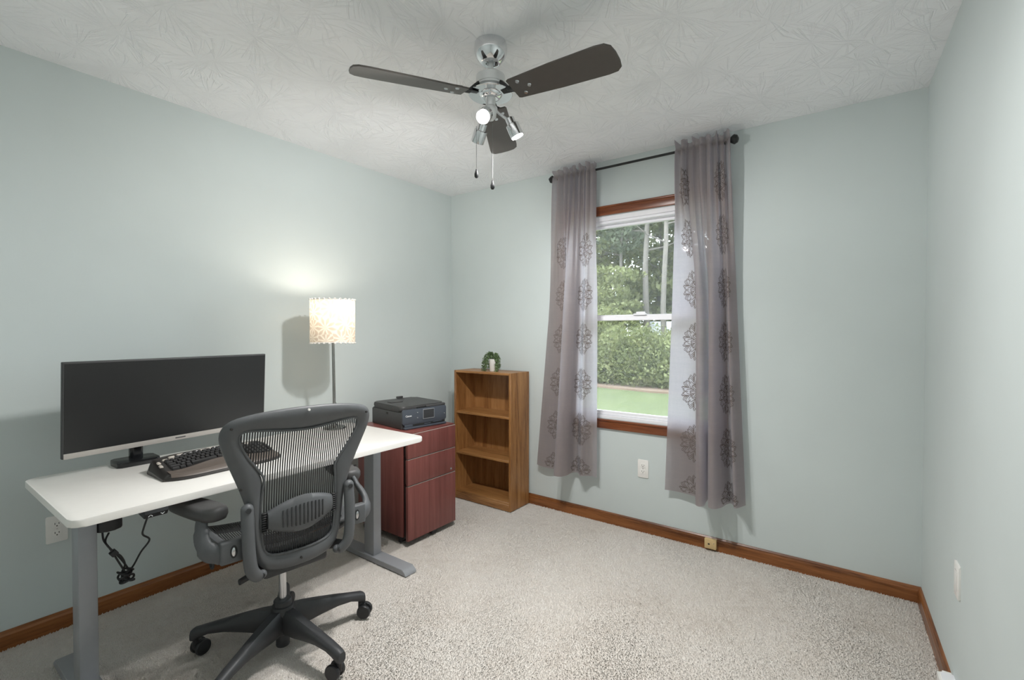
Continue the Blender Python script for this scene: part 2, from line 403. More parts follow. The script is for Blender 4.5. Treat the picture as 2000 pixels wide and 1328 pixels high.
ls = wpart('sash', [(X0, X1, .035, .068, ZR-.01, ZR+.024), (X0, X1, .035, .068, OZ0+.02, OZ0+.047), (X0, X0+g, .035, .068, OZ0+.047, ZR-.01), (X1-g, X1, .035, .068, OZ0+.047, ZR-.01), (X0, X1, .028, .04, OZ0+.02, OZ0+.032)])
wpart('pane', [(X0+g, X1-g, .088, .092, ZR+.03, OZ1-.069)], 'window_glass', us, 0)
wpart('pane', [(X0+g, X1-g, .049, .053, OZ0+.047, ZR-.01)], 'window_glass', ls, 0)
lx = at_y(1252, 615, .05).x
lk = B(); lk.prism(rrect(lx-.045, .02, lx+.045, .045, .01), ZR+.024, ZR+.034, bevel=.003); lk.box((lx+.005, .03, ZR+.04), (.06, .014, .012), bevel=.004)
lk.obj('latch', 'vinyl_white', win, world=True)
c_ = .064
st(B().box(((OX0+OX1)/2, -.009, OZ1+c_/2), (OX1-OX0+2*c_, .018, c_), bevel=.004).box(((OX0+OX1)/2, -.013, OZ1+c_-.008), (OX1-OX0+2*c_, .022, .012), bevel=.003).obj('trim_1', 'casing_wood'))
st(B().box(((OX0+OX1)/2, -.009, OZ0-c_/2), (OX1-OX0+2*c_, .018, c_), bevel=.004).box(((OX0+OX1)/2, -.012, OZ0-.007), (OX1-OX0+2*c_, .024, .012), bevel=.003).obj('trim_2', 'casing_wood'))
st(B().box((OX0-c_/2, -.009, (OZ0+OZ1)/2), (c_, .018, OZ1-OZ0), bevel=.004).obj('trim_3', 'casing_wood_z'))
st(B().box((OX1+c_/2, -.009, (OZ0+OZ1)/2), (c_, .018, OZ1-OZ0), bevel=.004).obj('trim_4', 'casing_wood_z'))

# ------------------------------------------------------------------ outdoors
GZ = -.6
st(B().box((-4, 22, GZ-.1), (90, 43.4, .2)).obj('lawn', 'lawn_grass', smooth=False))
bedpts = []
for k in range(41):
    x = -16+26*k/40; bedpts.append((x, 11.75 + .25*math.sin(x*.7) - .06*(x+3) + random.uniform(-.06, .06)))
st(B().prism(bedpts+[(10, 16), (-16, 16)], GZ, GZ+.06).obj('ground_bed', 'mulch', smooth=False))
def leaf_mesh(name, centers, size, mat, parent, up=.25, aspect=.6, kind='stuff'):
    n = len(centers); d = RNG.normal(size=(n, 3)); d[:, 2] += up; d /= np.linalg.norm(d, axis=1)[:, None]
    e = RNG.normal(size=(n, 3)); e -= d*(e*d).sum(1)[:, None]; e /= np.linalg.norm(e, axis=1)[:, None]
    f = np.cross(d, e); s = (size*RNG.uniform(.6, 1.35, n))[:, None]
    q = np.stack([centers-e*s, centers+f*s*aspect, centers+e*s, centers-f*s*aspect], 1).reshape(-1, 3)
    me = bpy.data.meshes.new(name); me.vertices.add(4*n); me.vertices.foreach_set('co', q.astype(np.float32).ravel())
    me.loops.add(4*n); me.loops.foreach_set('vertex_index', np.arange(4*n, dtype=np.int32)); me.polygons.add(n)
    me.polygons.foreach_set('loop_start', np.arange(0, 4*n, 4, dtype=np.int32)); me.polygons.foreach_set('loop_total', np.full(n, 4, np.int32))
    me.update(calc_edges=True); me.validate()
    o = mesh_obj(name, me, mat, parent, False)
    if kind: o['kind'] = kind
    return o
def blob_points(n, c, r, fill=.55, lump=6):
    L = RNG.normal(size=(lump, 3)); L /= np.linalg.norm(L, axis=1)[:, None]; A = RNG.uniform(.05, .3, lump)
    d = RNG.normal(size=(n, 3)); d /= np.linalg.norm(d, axis=1)[:, None]
    rad = 1 + (np.clip(d@L.T-.55, 0, 1)*A*2).sum(1); rr = rad*RNG.uniform(fill, 1, n)**.6
    return np.array(c)+d*rr[:, None]*np.array(r)
def shrub(x, y, w, h, i):
    t = thing('hedge_shrub' if y < 20 else 'thicket_shrub', 'dense thicket shrub at the foot of the far wood' if y > 20 else ('tall leafy green shrub in the dense hedge beyond the lawn' if i % 2 == 0 else 'paler bushy shrub filling the hedge beyond the lawn'), 'shrub', (x, y, GZ), 0, 'shrubs of the hedge beyond the lawn' if y < 20 else 'thicket shrubs at the foot of the wood')
    pts = np.concatenate([blob_points(2600, (0, 0, h*.5), (w*.55, .8, h*.52), .5), blob_points(900, (RNG.uniform(-.3, .3), -.25, h*.25), (w*.55, .7, h*.28), .5)])
    leaf_mesh('foliage', pts, .062, 'leaf_shrub' if i % 2 == 0 else 'leaf_tree', t)
    b = B()
    for k in range(4):
        a = k*1.7; b.tube([(.08*math.cos(a), .08*math.sin(a), 0), (.2*math.cos(a), .15*math.sin(a), h*.35), (.35*math.cos(a), .2*math.sin(a), h*.75)], [.03, .02, .01], 6)
    b.obj('stems', 'bark', t, kind='stuff')
i = 0
for row, (yy, hh) in enumerate(((12.9, 1.9), (14.4, 2.7), (25.6, 4.4))):
    x = -10.5 if row < 2 else -15
    while x < 4.5:
        w = random.uniform(1.3, 2.0)*(1 if row < 2 else 1.7); hq = hh*random.uniform(.85, 1.1); hq = min(hq, 1.8) if row < 2 and 1235 < px_of(x, yy) < 1345 else hq
        shrub(x, yy-.05*(x+3)+random.uniform(-.2, .2), w, hq, i); x += w*.72; i += 1
def tree(name, label, x, y, h, tr, crowns, mat, n, leaf, lean=0, group='trees behind the hedge', branches=6):
    t = thing(name, label, 'tree', (x, y, GZ), 0, group)
    pts = [(lean*h*(k/10)**1.3+.06*math.sin(k*1.3+x), .05*math.cos(k*1.1+x), h*k/10) for k in range(11)]
    B().tube(pts, [tr*(1-.07*k) for k in range(11)], 10).obj('trunk', 'bark', t)
    b = B()
    for k in range(branches):
        z = h*(.35+.55*k/branches); a = k*2.4+x; L = h*.12*random.uniform(.8, 1.4)
        p = Vector((lean*h*(z/h)**1.3, 0, z)); b.tube([p, p+Vector((L*.5*math.cos(a), L*.5*math.sin(a), L*.1)), p+Vector((L*math.cos(a), L*math.sin(a), L*.35))], [tr*.3, tr*.2, tr*.06], 5)
    b.obj('branches', 'bark', t, kind='stuff')
    tot = sum(c[1][0]*c[1][1]*c[1][2] for c in crowns)**1
    P = np.concatenate([blob_points(int(n/len(crowns)), c, r, .35, 10) for c, r in crowns])
    leaf_mesh('crown', P, leaf, mat, t)
def crownset(h, w, k, z0=.45):
    return [((RNG.uniform(-.35, .35)*w, RNG.uniform(-.25, .25)*w, h*(z0+(1-z0)*(j+.4)/k)), (w*RNG.uniform(.3, .5), w*RNG.uniform(.3, .5), h*.5/k*RNG.uniform(.7, 1.1))) for j in range(k)]
for px, D, h, tr, lean, lb_ in ((1216, 21, 13, .12, -.01, 'thin pine with the slimmest bare grey trunk behind the hedge'), (1262, 20, 17, .17, .004, 'tall pine with the thickest grey trunk behind the hedge'), (1298, 19, 15, .15, -.003, 'tall bare-trunked pine standing in front of the white van'),
        (1130, 23, 14, .16, .01, 'pine half hidden behind the curtain on the bookcase side'), (1390, 22, 15, .17, 0, 'pine hidden behind the curtain farther from the bookcase')):
    d = ray(px, 640); p = CAM + d*((D-CAM.y)/d.y)
    tree('pine_tree', lb_, p.x, D, h, tr, crownset(h, 3.2, 9, .5), 'leaf_pine', 3600, .13, lean, 'slender pines behind the hedge', 10)
for j, (x, y, h, w) in enumerate(((-9.5, 23, 9, 5.5), (-6.6, 25, 10.5, 6), (-3.4, 26, 11.5, 6), (.4, 25, 12, 6), (4.5, 25, 11, 6), (-12.5, 26, 12, 7), (-8.2, 30, 14.5, 7), (-4.3, 31, 14, 7), (-.6, 31, 16, 7), (3.4, 31, 15, 7), (-7.5, 18.2, 5.2, 3.6), (-4.6, 18.6, 3.6, 3.2), (-1.2, 18.5, 5.5, 3.6), (2.2, 18.5, 5, 4))):
    far = y > 28; low = y < 20
    if low and 1235 < px_of(x, y) < 1350: x -= 2.6
    tree('leafy_tree', 'tall broadleaf tree standing far back in the wood' if far else 'low bushy young tree right behind the hedge' if low else 'broad pale green tree standing behind the pines', x, y, h, .12 if low else .18, crownset(h, w, 5 if low else 7, .15 if low else .22), 'leaf_tree' if j % 3 else 'leaf_shrub', 4200 if low else 6500, .1 if low else .16, 0, 'far wood trees' if far else 'young trees behind the hedge' if low else 'broadleaf trees behind the pines')
# white van parked behind the hedge, seen between the trunks
d = ray(1296, 636); vp = CAM + d*((19.9-CAM.y)/d.y)
van = thing('white_van', 'white van parked behind the hedge between the pine trunks', 'van', (vp.x+1.0, 21.6, GZ), R(8))
B().prism([(-2.3, .35), (2.2, .35), (2.35, .9), (2.1, 1.3), (1.5, 2.25), (1.3, 2.42), (-2.2, 2.42), (-2.35, 2.25)], -.9, .9, Matrix.Rotation(R(90), 4, 'X'), .06).obj('body', 'vehicle_white', van)
B().box((1.25, -.915, 1.6), (.5, .03, .45), bevel=.01).obj('side_window', 'vehicle_glass', van)
for sx in (-1.5, 1.5):
    for sy in (-.8, .8): B().cyl((sx, sy-.1, .33), (sx, sy+.1, .33), .33).obj('wheel', 'tyre', van)

# ------------------------------------------------------------------ desk
DZ = .72; DX0, DX1, DY0, DY1 = .215, .905, -2.602, -1.168
desk = thing('standing_desk', 'white-topped standing desk on two grey steel legs along the wall', 'desk', ((DX0+DX1)/2, (DY0+DY1)/2, 0))
B().prism(rrect(DX0, DY0, DX1, DY1, .035), DZ-.025, DZ, bevel=.004).obj('desktop', 'white_laminate', desk, world=True)
for cy in (-1.26, -2.502):
    lg = B(); lg.box((.575, cy, (.03+DZ-.045)/2), (.085, .052, DZ-.075), bevel=.003)
    lo = lg.obj('leg', 'steel_grey', desk, world=True)
    f = .295; e = .895; pr = [(f, 0), (f+.004, .012), (f+.03, .03), (e-.03, .03), (e-.004, .012), (e, 0)]
    B().prism(pr, -.039, .039, Matrix.Translation((0, cy, 0)) @ Matrix.Rotation(R(90), 4, 'X'), .002, 1).obj('foot', 'steel_grey', lo, world=True)
    B().box((.56, cy, DZ-.035), (.56, .05, .02), bevel=.003).obj('top_bracket', 'steel_grey', lo, world=True)
for xx in (.53, .62): B().box((xx, -1.88, DZ-.045), (.025, 1.25, .03), bevel=.003).obj('crossbeam', 'steel_grey', desk, world=True)
B().prism(rrect(.55, -2.478, .625, -2.40, .028), .568, DZ-.04, bevel=.004).obj('motor_housing', 'black_plastic', desk, world=True)
cp = B(); cy0 = -2.386
cp.prism([(.80, DZ-.026), (.905, DZ-.026), (.908, DZ-.036), (.896, DZ-.052), (.80, DZ-.042)], -.034, .034, Matrix.Translation((0, cy0, 0)) @ Matrix.Rotation(R(90), 4, 'X'), .003)
cpo = cp.obj('control_panel', 'black_plastic', desk, world=True)
nrm = Vector((.016, 0, -.012)).normalized()
for sy, up in ((-.017, 1), (.017, -1)):
    b = B(); cc = Vector((.9035, cy0+sy, DZ-.0438))
    for sg in (-1, 1):
        b.tube([cc+Vector((0, sg*.006, -.0025*up))+nrm*.0, cc+Vector((.0, 0, .003*up))], .0011, 6)
    b.obj('arrow_mark', 'white_print', cpo, world=True)
def cable(name, pts, rad=.0032, n=40, parent=desk, mat='black_plastic'):
    return B().tube([Vector(p) for p in catmull(pts, n)], rad, 8).obj(name, mat, parent, world=True)
px = lambda x, y, d=.62: at_x(x, y, d)
cable('cable', [px(200, 1040, .59), px(203, 1056, .6), px(216, 1073), px(232, 1098), px(244, 1118), px(246, 1134)])
cable('cable', [px(213, 1040, .59), px(206, 1055, .6), px(210, 1066), px(228, 1083), px(243, 1100), px(252, 1116), px(247, 1128)])
cable('cable', [px(240, 1138), px(238, 1118, .61), px(244, 1102), px(236, 1086, .63), px(222, 1078)])
cable('cable', [at_x(291, 1002, .86), at_x(281, 1030, .8), px(279, 1044, .75), px(292, 1054, .7), px(275, 1078, .66), px(262, 1102), px(252, 1116)])
knot = []
for k in range(60):
    a = k*.83; c0 = px(246+5*math.sin(k*.37), 1112+24*(k/60)); knot.append(c0+Vector((.016*math.cos(a)*(.6+.4*math.sin(k*.5)), .017*math.sin(a), .006*math.cos(a*1.7))))
cable('cable_knot', knot, .0036, 260)
tp = px(222, 1080); B().box(tp, (.02, .022, .02), rot=Matrix.Rotation(.6, 4, 'X'), bevel=.003).obj('cable_tie', 'black_plastic', desk, world=True)

# ------------------------------------------------------------------ monitor
mon = thing('monitor', 'wide black monitor with a silver chin on the white desk', 'monitor', (.275, -2.265, DZ), R(90))
B().prism(rrect(.222, -2.345, .335, -2.195, .014), DZ, DZ+.022, bevel=.004).obj('stand_base', 'black_gloss', mon, world=True)
B().prism(rrect(.245, -2.288, .285, -2.242, .012), DZ+.02, .93, bevel=.002).obj('stand_column', 'black_gloss', mon, world=True)
MC = Vector((.292, -2.106, .982)); mw, mh = .817, .378
Mp = Matrix.Translation(MC) @ Matrix.Rotation(R(6.27), 4, 'Z') @ Matrix.Rotation(R(3.0), 4, 'Y') @ Matrix(((0, 0, 1, 0), (1, 0, 0, 0), (0, 1, 0, 0), (0, 0, 0, 1)))   # panel u -> +Y, v -> +Z, n -> +X
def mpart(name, u0, u1, v0, v1, n0, n1, mat, bevel=.002):
    b = B(); b.box(((u0+u1)/2, (v0+v1)/2, (n0+n1)/2), (u1-u0, v1-v0, n1-n0), bevel=bevel); b.bm.transform(Mp); return b.obj(name, mat, mon, world=True)
mpart('frame', -mw/2, mw/2, -mh/2, mh/2, -.018, 0, 'bezel_grey', .003)
mpart('rear_shell', -mw*.36, mw*.36, -mh*.34, mh*.34, -.034, -.017, 'black_plastic', .008)
mpart('screen', -mw/2+.006, mw/2-.005, -mh/2+.022, mh/2-.007, -.002, .0008, 'screen_black', 0)
ch = mpart('chin', -mw/2+.004, mw/2-.002, -mh/2, -mh/2+.021, -.002, .0035, 'silver_plastic', .001)
mpart('badge', -.018, .024, -mh/2+.0085, -mh/2+.013, .003, .0041, 'bezel_grey', 0)
ma = B(); pc = Mp @ Vector((0, 0, -.03)); ma.tube([(.262, -2.265, .90), (.255, -2.2, .95), (pc.x-.02, pc.y, pc.z), pc], .018, 12); ma.obj('arm', 'black_plastic', mon, world=True)

# ------------------------------------------------------------------ keyboard
kb = thing('keyboard', 'black wave-shaped keyboard with a brown palm rest on the desk', 'keyboard', (.585, -2.07, DZ), R(90))
def wave(u): return .008*math.cos(u*PI*2/.40) - .004*math.cos(u*2*PI/.2)*0
def kz(u, v):   # height of the deck, v from -.145 (front) to .145 (back)
    t = (v+.145)/.29; return .022 + .026*smooth01(.15, .75, t) + .010*math.sin(PI*t) + .6*wave(u)*math.sin(PI*min(1, t*1.1))
KH = .228
def kv(u, t):   # outline: front and back edges of the body
    e = 1-(abs(u)/KH)**6
    vf = -.145+.05*(abs(u)/KH)**5 + .004*math.cos(u*14); vb = .150 - .075*(abs(u)/KH)**2.6 - .012*math.cos(u*22)*0
    return vf+(vb-vf)*t
b = B(); NU, NV = 40, 16; top = []; bot = []
for i_ in range(NU+1):
    u = KH*math.sin(-PI/2+PI*i_/NU); a_ = []; c0 = []
    for j in range(NV+1):
        t = j/NV; v = kv(u, t); e = min(1, 14*min(t, 1-t)+.25)*min(1, (1-(abs(u)/KH)**10)*1.2+.3)
        a_.append((u, v, max(.008, kz(u, v)*e))); c0.append((u, v*.97, .0))
    top.append(a_); bot.append(c0)
b.rings(top, wrap=False); b.rings([list(reversed(r_)) for r_ in bot], wrap=False)
for seq in ([(top[i_][0], bot[i_][0]) for i_ in range(NU+1)], [(top[i_][NV], bot[i_][NV]) for i_ in range(NU+1)], [(top[0][j], bot[0][j]) for j in range(NV+1)], [(top[NU][j], bot[NU][j]) for j in range(NV+1)]):
    for q0, q1 in zip(seq, seq[1:]): b.face([q0[0], q1[0], q1[1], q0[1]])
bmesh.ops.remove_doubles(b.bm, verts=b.bm.verts, dist=1e-5)
b.obj('body', 'keyboard_dark', kb, angle=60)
b = B(); rows = []
for i_ in range(NU+1):
    u = -.206+.412*i_/NU; rows.append([(u, kv(u, t), kz(u, kv(u, t))*min(1, 14*t+.3)+.0025) for t in np.linspace(.012, .27+.03*math.cos(u*15), 8)])
b.rings(rows, wrap=False); b.obj('palm_rest', 'palm_rest', kb, angle=60)
pr0 = B(); pr0.prism(rrect(-.022, -.137, .018, -.127, .003), .0, .003); pr0.bm.transform(Matrix.Translation((.03, 0, kz(.03, -.135)*.8))); pr0.obj('badge', 'silver_plastic', kb)
kmesh = {}
def key(u, v, w, d=.0165, mat='key_black', h=.008):
    k = (round(w, 4), round(d, 4), mat, h)
    if k not in kmesh:
        q = B(); g0 = .0013
        q.rings([rrect(-w/2+g0+i2, -d/2+g0+i2, w/2-g0-i2, d/2-g0-i2, .003, 3) and [(x, y, z) for x, y in rrect(-w/2+g0+i2, -d/2+g0+i2, w/2-g0-i2, d/2-g0-i2, .003, 2)] for i2, z in ((0, 0), (.0008, h*.6), (.002, h))])
        o = q.obj('key', mat, kb); kmesh[k] = o.data
    else:
        o = bpy.data.objects.new('key', kmesh[k]); COL.objects.link(o); o.parent = kb
    e_ = .004; o.location = (u, v, kz(u, v)+.0005)
    o.rotation_euler = (math.atan2(kz(u, v+e_)-kz(u, v-e_), 2*e_), -math.atan2(kz(u+e_, v)-kz(u-e_, v), 2*e_), 0)
rows_ = [(0, [.028, .022, .022, .095, .022, .022, .022, .028]), (1, [.038]+[.0185]*10+[.04]), (2, [.03]+[.0185]*11+[.034]), (3, [.025]+[.0185]*12+[.025]), (4, [.0185]*13+[.035])]
for r_, ws in rows_:
    s_ = 262/1000/sum(ws); u = -.188
    for w in ws:
        w *= s_; um = u+w/2; key(um, -.052+.0195*r_+.012*math.cos(um*15)*.9, w, .019); u += w
for r_ in range(5):
    for cN in range(7 if r_ else 6):
        um = .088+.0185*cN; key(um, -.052+.0195*r_+.012*math.cos(um*15)*.9-.008*max(0, (um-.13)/.08), .0185, .019)
for k in range(16):
    um = -.18+.0242*k; key(um, .052+.012*math.cos(um*15)*.9-.012*max(0, (abs(um)-.1)/.1), .023, .013, 'key_light' if k in (0, 1, 6, 7, 12, 13) else 'key_black', .005)
for k in range(10):
    um = -.15+.033*k; key(um, .076+.012*math.cos(um*15)*.9-.018*max(0, (abs(um)-.08)/.1), .027, .013, 'key_light' if k in (0, 1, 5, 6, 9) else 'key_black', .004)
for k, (u, v) in enumerate(((-.207, .012), (-.209, -.018))): key(u, v, .016, .022, 'key_light', .004)

# ------------------------------------------------------------------ lamp
LX, LY = .317, -1.33
lamp = thing('table_lamp', 'lit table lamp with a white lace drum shade on the desk', 'lamp', (LX, LY, DZ))
B().lathe([(.0, 0), (.062, 0), (.064, .004), (.062, .010), (.05, .014), (.014, .018), (.011, .03), (.009, .04), (0, .04)], 36).obj('base', 'lamp_steel', lamp)
po = B(); po.cyl((0, 0, .02), (-.0, -.008, .61), .0085, seg=16); po.lathe([(.0, .145), (.0105, .145), (.0105, .152), (0, .152)], 16); po.obj('pole', 'lamp_steel', lamp)
sh = B(); seg = 64; z0, z1, rr = .508, .752, .124
me = bpy.data.meshes.new('shade'); vs_ = []; fs_ = []; uvs = []
for j in range(9):
    for k in range(seg+1):
        a = 2*PI*k/seg; w_ = rr+.0012*math.sin(a*23+j); vs_.append((w_*math.cos(a), w_*math.sin(a)-.008, z0+(z1-z0)*j/8))
for j in range(8):
    for k in range(seg): fs_.append((j*(seg+1)+k, j*(seg+1)+k+1, (j+1)*(seg+1)+k+1, (j+1)*(seg+1)+k))
me.from_pydata(vs_, [], fs_); ul = me.uv_layers.new(name='UVMap')
for li, l_ in enumerate(me.loops): vi = l_.vertex_index; ul.data[li].uv = ((vi % (seg+1))/seg, (vi//(seg+1))/8)
sho = mesh_obj('shade', me, 'lace_shade', lamp)
for zz in (z0, z1):
    b = B()
    b.tube([(rr*math.cos(2*PI*k/48), rr*math.sin(2*PI*k/48)-.008, zz) for k in range(48)], .0018, 6, closed=True)
    for k in range(26):
        a = 2*PI*k/26; b.sphere((rr*math.cos(a), rr*math.sin(a)-.008, zz+(.005 if zz == z1 else -.005)), .0055, (1.2, 1.2, .8), 8, 5)
    b.obj('bead_trim', 'outlet_white', sho)
B().tube([(-rr, -.008, z1-.02), (0, -.008, z1-.03), (rr, -.008, z1-.02)], .002, 6).obj('spider', 'lamp_steel', sho)
bz = .665
B().sphere((0, -.008, bz), .026, (1, 1, 1.25)).obj('bulb', 'bulb_warm', lamp)
light('lamp_bulb_light', 'POINT', (LX, LY-.008, DZ+bz+.045), LAMP_W, (1, .92, .82), .03)

# ------------------------------------------------------------------ drawer cabinet
CX0, CX1, CY0, CY1, CZ0, CZ1 = .165, .594, -1.058, -.652, .045, .683
cab = thing('file_cabinet', 'mahogany red three-drawer pedestal cabinet beside the desk', 'cabinet', ((CX0+CX1)/2, (CY0+CY1)/2, 0))
bd = B(); t_ = .018
bd.box(((CX0+CX1)/2, CY0+t_/2, (CZ0+CZ1)/2), (CX1-CX0, t_, CZ1-CZ0), bevel=.0015).box(((CX0+CX1)/2, CY1-t_/2, (CZ0+CZ1)/2), (CX1-CX0, t_, CZ1-CZ0), bevel=.0015)
bd.box(((CX0+CX1)/2, (CY0+CY1)/2, CZ0+t_/2), (CX1-CX0, CY1-CY0-2*t_, t_)).box((CX0+t_/2, (CY0+CY1)/2, (CZ0+CZ1)/2), (t_, CY1-CY0-2*t_, CZ1-CZ0-2*t_))
bd.obj('carcass', 'mahogany', cab, world=True)
B().box(((CX0+.640)/2, (CY0+CY1)/2, CZ1-.009), (.640-CX0, CY1-CY0-.002, .018), bevel=.002).obj('top_panel', 'mahogany', cab, world=True)
B().box((CX1-.02, (CY0+CY1)/2, (CZ0+CZ1)/2-.01), (.02, CY1-CY0-2*t_, CZ1-CZ0-.06)).obj('recess', 'slot_dark', cab, world=True)  # dark board, its colour stands in for the shade inside the recess
FX = .648
for z0_, z1_ in ((.527, CZ1-.012), (.367, .522), (CZ0-.012, .361)):
    dr = B().box((FX-.01, (CY0+CY1)/2, (z0_+z1_)/2), (.02, CY1-CY0+.008, z1_-z0_), bevel=.0025).obj('drawer', 'mahogany', cab, world=True)
    B().box((FX-.040, (CY0+CY1)/2, (z0_+z1_)/2), (.045, CY1-CY0-.03, z1_-z0_-.004)).obj('gap_filler', 'slot_dark', dr, world=True)  # dark filler: paints the shade in the gap behind the drawer front
    B().box((FX-.009, (CY0+CY1)/2, z1_+.0008), (.017, CY1-CY0+.004, .002)).obj('edge_strip', 'silver_plastic', dr, world=True)
    if abs(z0_-.367) < .001: B().cyl((FX-.004, CY1-.04, .39), (FX+.002, CY1-.04, .39), .008, .007).obj('lock', 'chrome_soft', dr, world=True)
for cx in (CX0+.05, CX1-.04):
    for cy in (CY0+.04, CY1-.05):
        cs = B(); cs.cyl((cx, cy-.022, .021), (cx, cy-.004, .021), .021, seg=18).cyl((cx, cy+.004, .021), (cx, cy+.022, .021), .021, seg=18).box((cx, cy, .032), (.03, .03, .02), bevel=.004)
        cs.obj('caster', 'black_plastic', cab, world=True)
st_ = B().box((FX-.025, (CY0+CY1)/2+.02, .02), (.03, .03, .03), bevel=.003).obj('front_foot', 'black_plastic', cab, world=True)

# ------------------------------------------------------------------ printer
PR = thing('printer', 'black all-in-one printer with a small screen on the red cabinet', 'printer', (.548, -1.018, CZ1), R(90-8.1))   # local x: to its right, y: to its back
w, dd, h = .338, .36, .146
PRM = dict(parent=PR)
B().box((w/2, dd/2+.004, .052), (w, dd-.008, .104), bevel=.006).obj('body', 'printer_body', PR)
B().prism(rrect(.002, .012, w-.002, dd, .03), .108, h-.004, bevel=.012, seg=4).obj('scanner_lid', 'printer_body', PR)
B().box((w/2, dd/2, .106), (w-.01, dd-.02, .006)).obj('lid_gap', 'slot_dark', PR)
B().box((w*.42+.02, .010, .119), (.10, .02, .018), bevel=.004).obj('lid_grip', 'black_gloss', PR)
B().box((w*.76, .012, .128), (w*.46, .022, .018), bevel=.005).obj('lid_lip', 'printer_body', PR)
B().box((.09, .22, h-.002), (.09, .05, .006), bevel=.002).obj('lid_recess', 'printer_body', PR)
fpo = B().prism(rrect(.002, .028, w-.002, .122, .012), -.008, .004, Matrix.Rotation(R(90), 4, 'X'), .002).obj('front_panel', 'printer_front', PR)
B().prism(rrect(w*.44, .052, w*.70, .114, .003), .006, .010, Matrix.Rotation(R(90), 4, 'X')).obj('screen_frame', 'printer_trim', fpo)
B().prism(rrect(w*.45, .056, w*.69, .110, .002), .0095, .0108, Matrix.Rotation(R(90), 4, 'X')).obj('screen', 'printer_screen', fpo)
for k, (bx_, bz_) in enumerate(((w*.32, .098), (w*.32, .066), (w*.945, .07))):
    B().cyl((bx_, -.003, bz_), (bx_, -.0095, bz_), .0035, seg=12).obj('button', 'printer_trim', fpo)
trm = B(); trm.box((w*.58, .004, .022), (w*.7, .012, .022), bevel=.003); trm.obj('paper_slot', 'slot_dark', PR)
tr_ = B(); tr_.box((w/2, -.004, .008), (w-.02, .03, .012), bevel=.004).box((w*.55, -.002, .02), (.05, .014, .006), bevel=.002).box((w*.78, -.002, .024), (.07, .012, .005), bevel=.002).box((.045, .0, .02), (.06, .014, .016), bevel=.003)
tr_.obj('paper_tray', 'printer_front', PR)
B().box((-.001, .17, .088), (.004, .02, .013)).obj('side_port', 'slot_dark', PR)
B().box((w*.62, dd-.004, h+.004), (.05, .012, .014), bevel=.003).obj('paper_stop', 'printer_body', PR)
def text(name, s_, size, mat, parent, M, extrude=.0004):
    cu = bpy.data.curves.new(name, 'FONT'); cu.body = s_; cu.size = size; cu.extrude = extrude; cu.align_x = 'LEFT'; cu.offset = size*.02
    o = bpy.data.objects.new(name, cu); COL.objects.link(o); cu.materials.append(MATS[mat]); dg = bpy.context.evaluated_depsgraph_get(); me = bpy.data.meshes.new_from_object(o.evaluated_get(dg)); bpy.data.objects.remove(o)
    o = bpy.data.objects.new(name, me); COL.objects.link(o); o.parent = parent; o.matrix_local = M; return o
text('lettering', 'Canon', .0165, 'white_print', fpo, Matrix.Translation((.02, -.0088, .078)) @ Matrix.Rotation(R(90), 4, 'X'))

# ------------------------------------------------------------------ bookcase
bX0, bX1, bY0, bY1, bH = .272, .816, -.256, -.022, .992
bk = thing('bookcase', 'low oak bookcase with three empty shelves in the corner', 'bookcase', ((bX0+bX1)/2, (bY0+bY1)/2, 0))
q = .017; bym = (bY0+bY1)/2; bd_ = bY1-bY0
def bpart(n_, c0, s0, mat): return B().box(c0, s0, bevel=.0015, seg=1).obj(n_, mat, bk, world=True)
bpart('side_panel', (bX0+q/2, bym, bH/2), (q, bd_, bH), 'oak'); bpart('side_panel', (bX1-q/2, bym, bH/2), (q, bd_, bH), 'oak')
bpart('top_panel', ((bX0+bX1)/2, bym, bH-q/2), (bX1-bX0-2*q, bd_, q), 'oak_x')
bpart('back_panel', ((bX0+bX1)/2, bY1-.004, bH/2), (bX1-bX0-2*q, .006, bH-2*q), 'oak')
for z_ in (.058, .36, .674): bpart('shelf', ((bX0+bX1)/2, bym-.002, z_-q/2+.004), (bX1-bX0-2*q, bd_-.012, q), 'oak_x')
bpart('kickboard', ((bX0+bX1)/2, bY0+.008, .023), (bX1-bX0-2*q, .014, .046), 'oak_x')

# ------------------------------------------------------------------ plant
pb = at_y(964.5, 723.5, -.15); pz = bH
pl = thing('potted_plant', 'small white pot with trailing green string succulent on the bookcase', 'plant', (pb.x, -.15, pz))
B().lathe([(0, 0), (.031, 0), (.033, .003), (.035, .085), (.036, .092), (.033, .092), (.031, .085), (0, .083)], 28).obj('pot', 'pot_white', pl)
B().lathe([(0, .082), (.031, .082), (.024, .088), (0, .09)], 20).obj('soil', 'soil', pl)
LP = []; stm = B()
for k, (sx, sy, top_, endx, endz) in enumerate(((-1, -.2, .135, -.062, .004), (-1, .1, .125, -.07, .05), (-1, -.5, .12, -.05, .006), (-1, -.1, .14, -.092, .004), (1, -.2, .13, .055, .004), (1, .2, .125, .06, .03), (1, -.4, .118, .05, .006), (-1, .3, .13, -.04, .03))):
    pts = catmull([(.004*sx, 0, .085), (.022*sx, .01*sy, top_), (endx*.75, .03*sy-.01, top_*.82), (endx*.95, .04*sy-.015, top_*.4+endz*.5), (endx, .05*sy-.02, endz)], 34)
    stm.tube(pts, .0012, 5)
    for p in pts[3:]:
        for _ in range(6): LP.append(p+RNG.normal(size=3)*(.006, .006, .005))
LP = np.array(LP); LP[:, 2] = np.maximum(LP[:, 2], .004)
stm.obj('stems', 'leaf_succulent', pl); leaf_mesh('leaves', LP, .0075, 'leaf_succulent', pl, .3, .5)

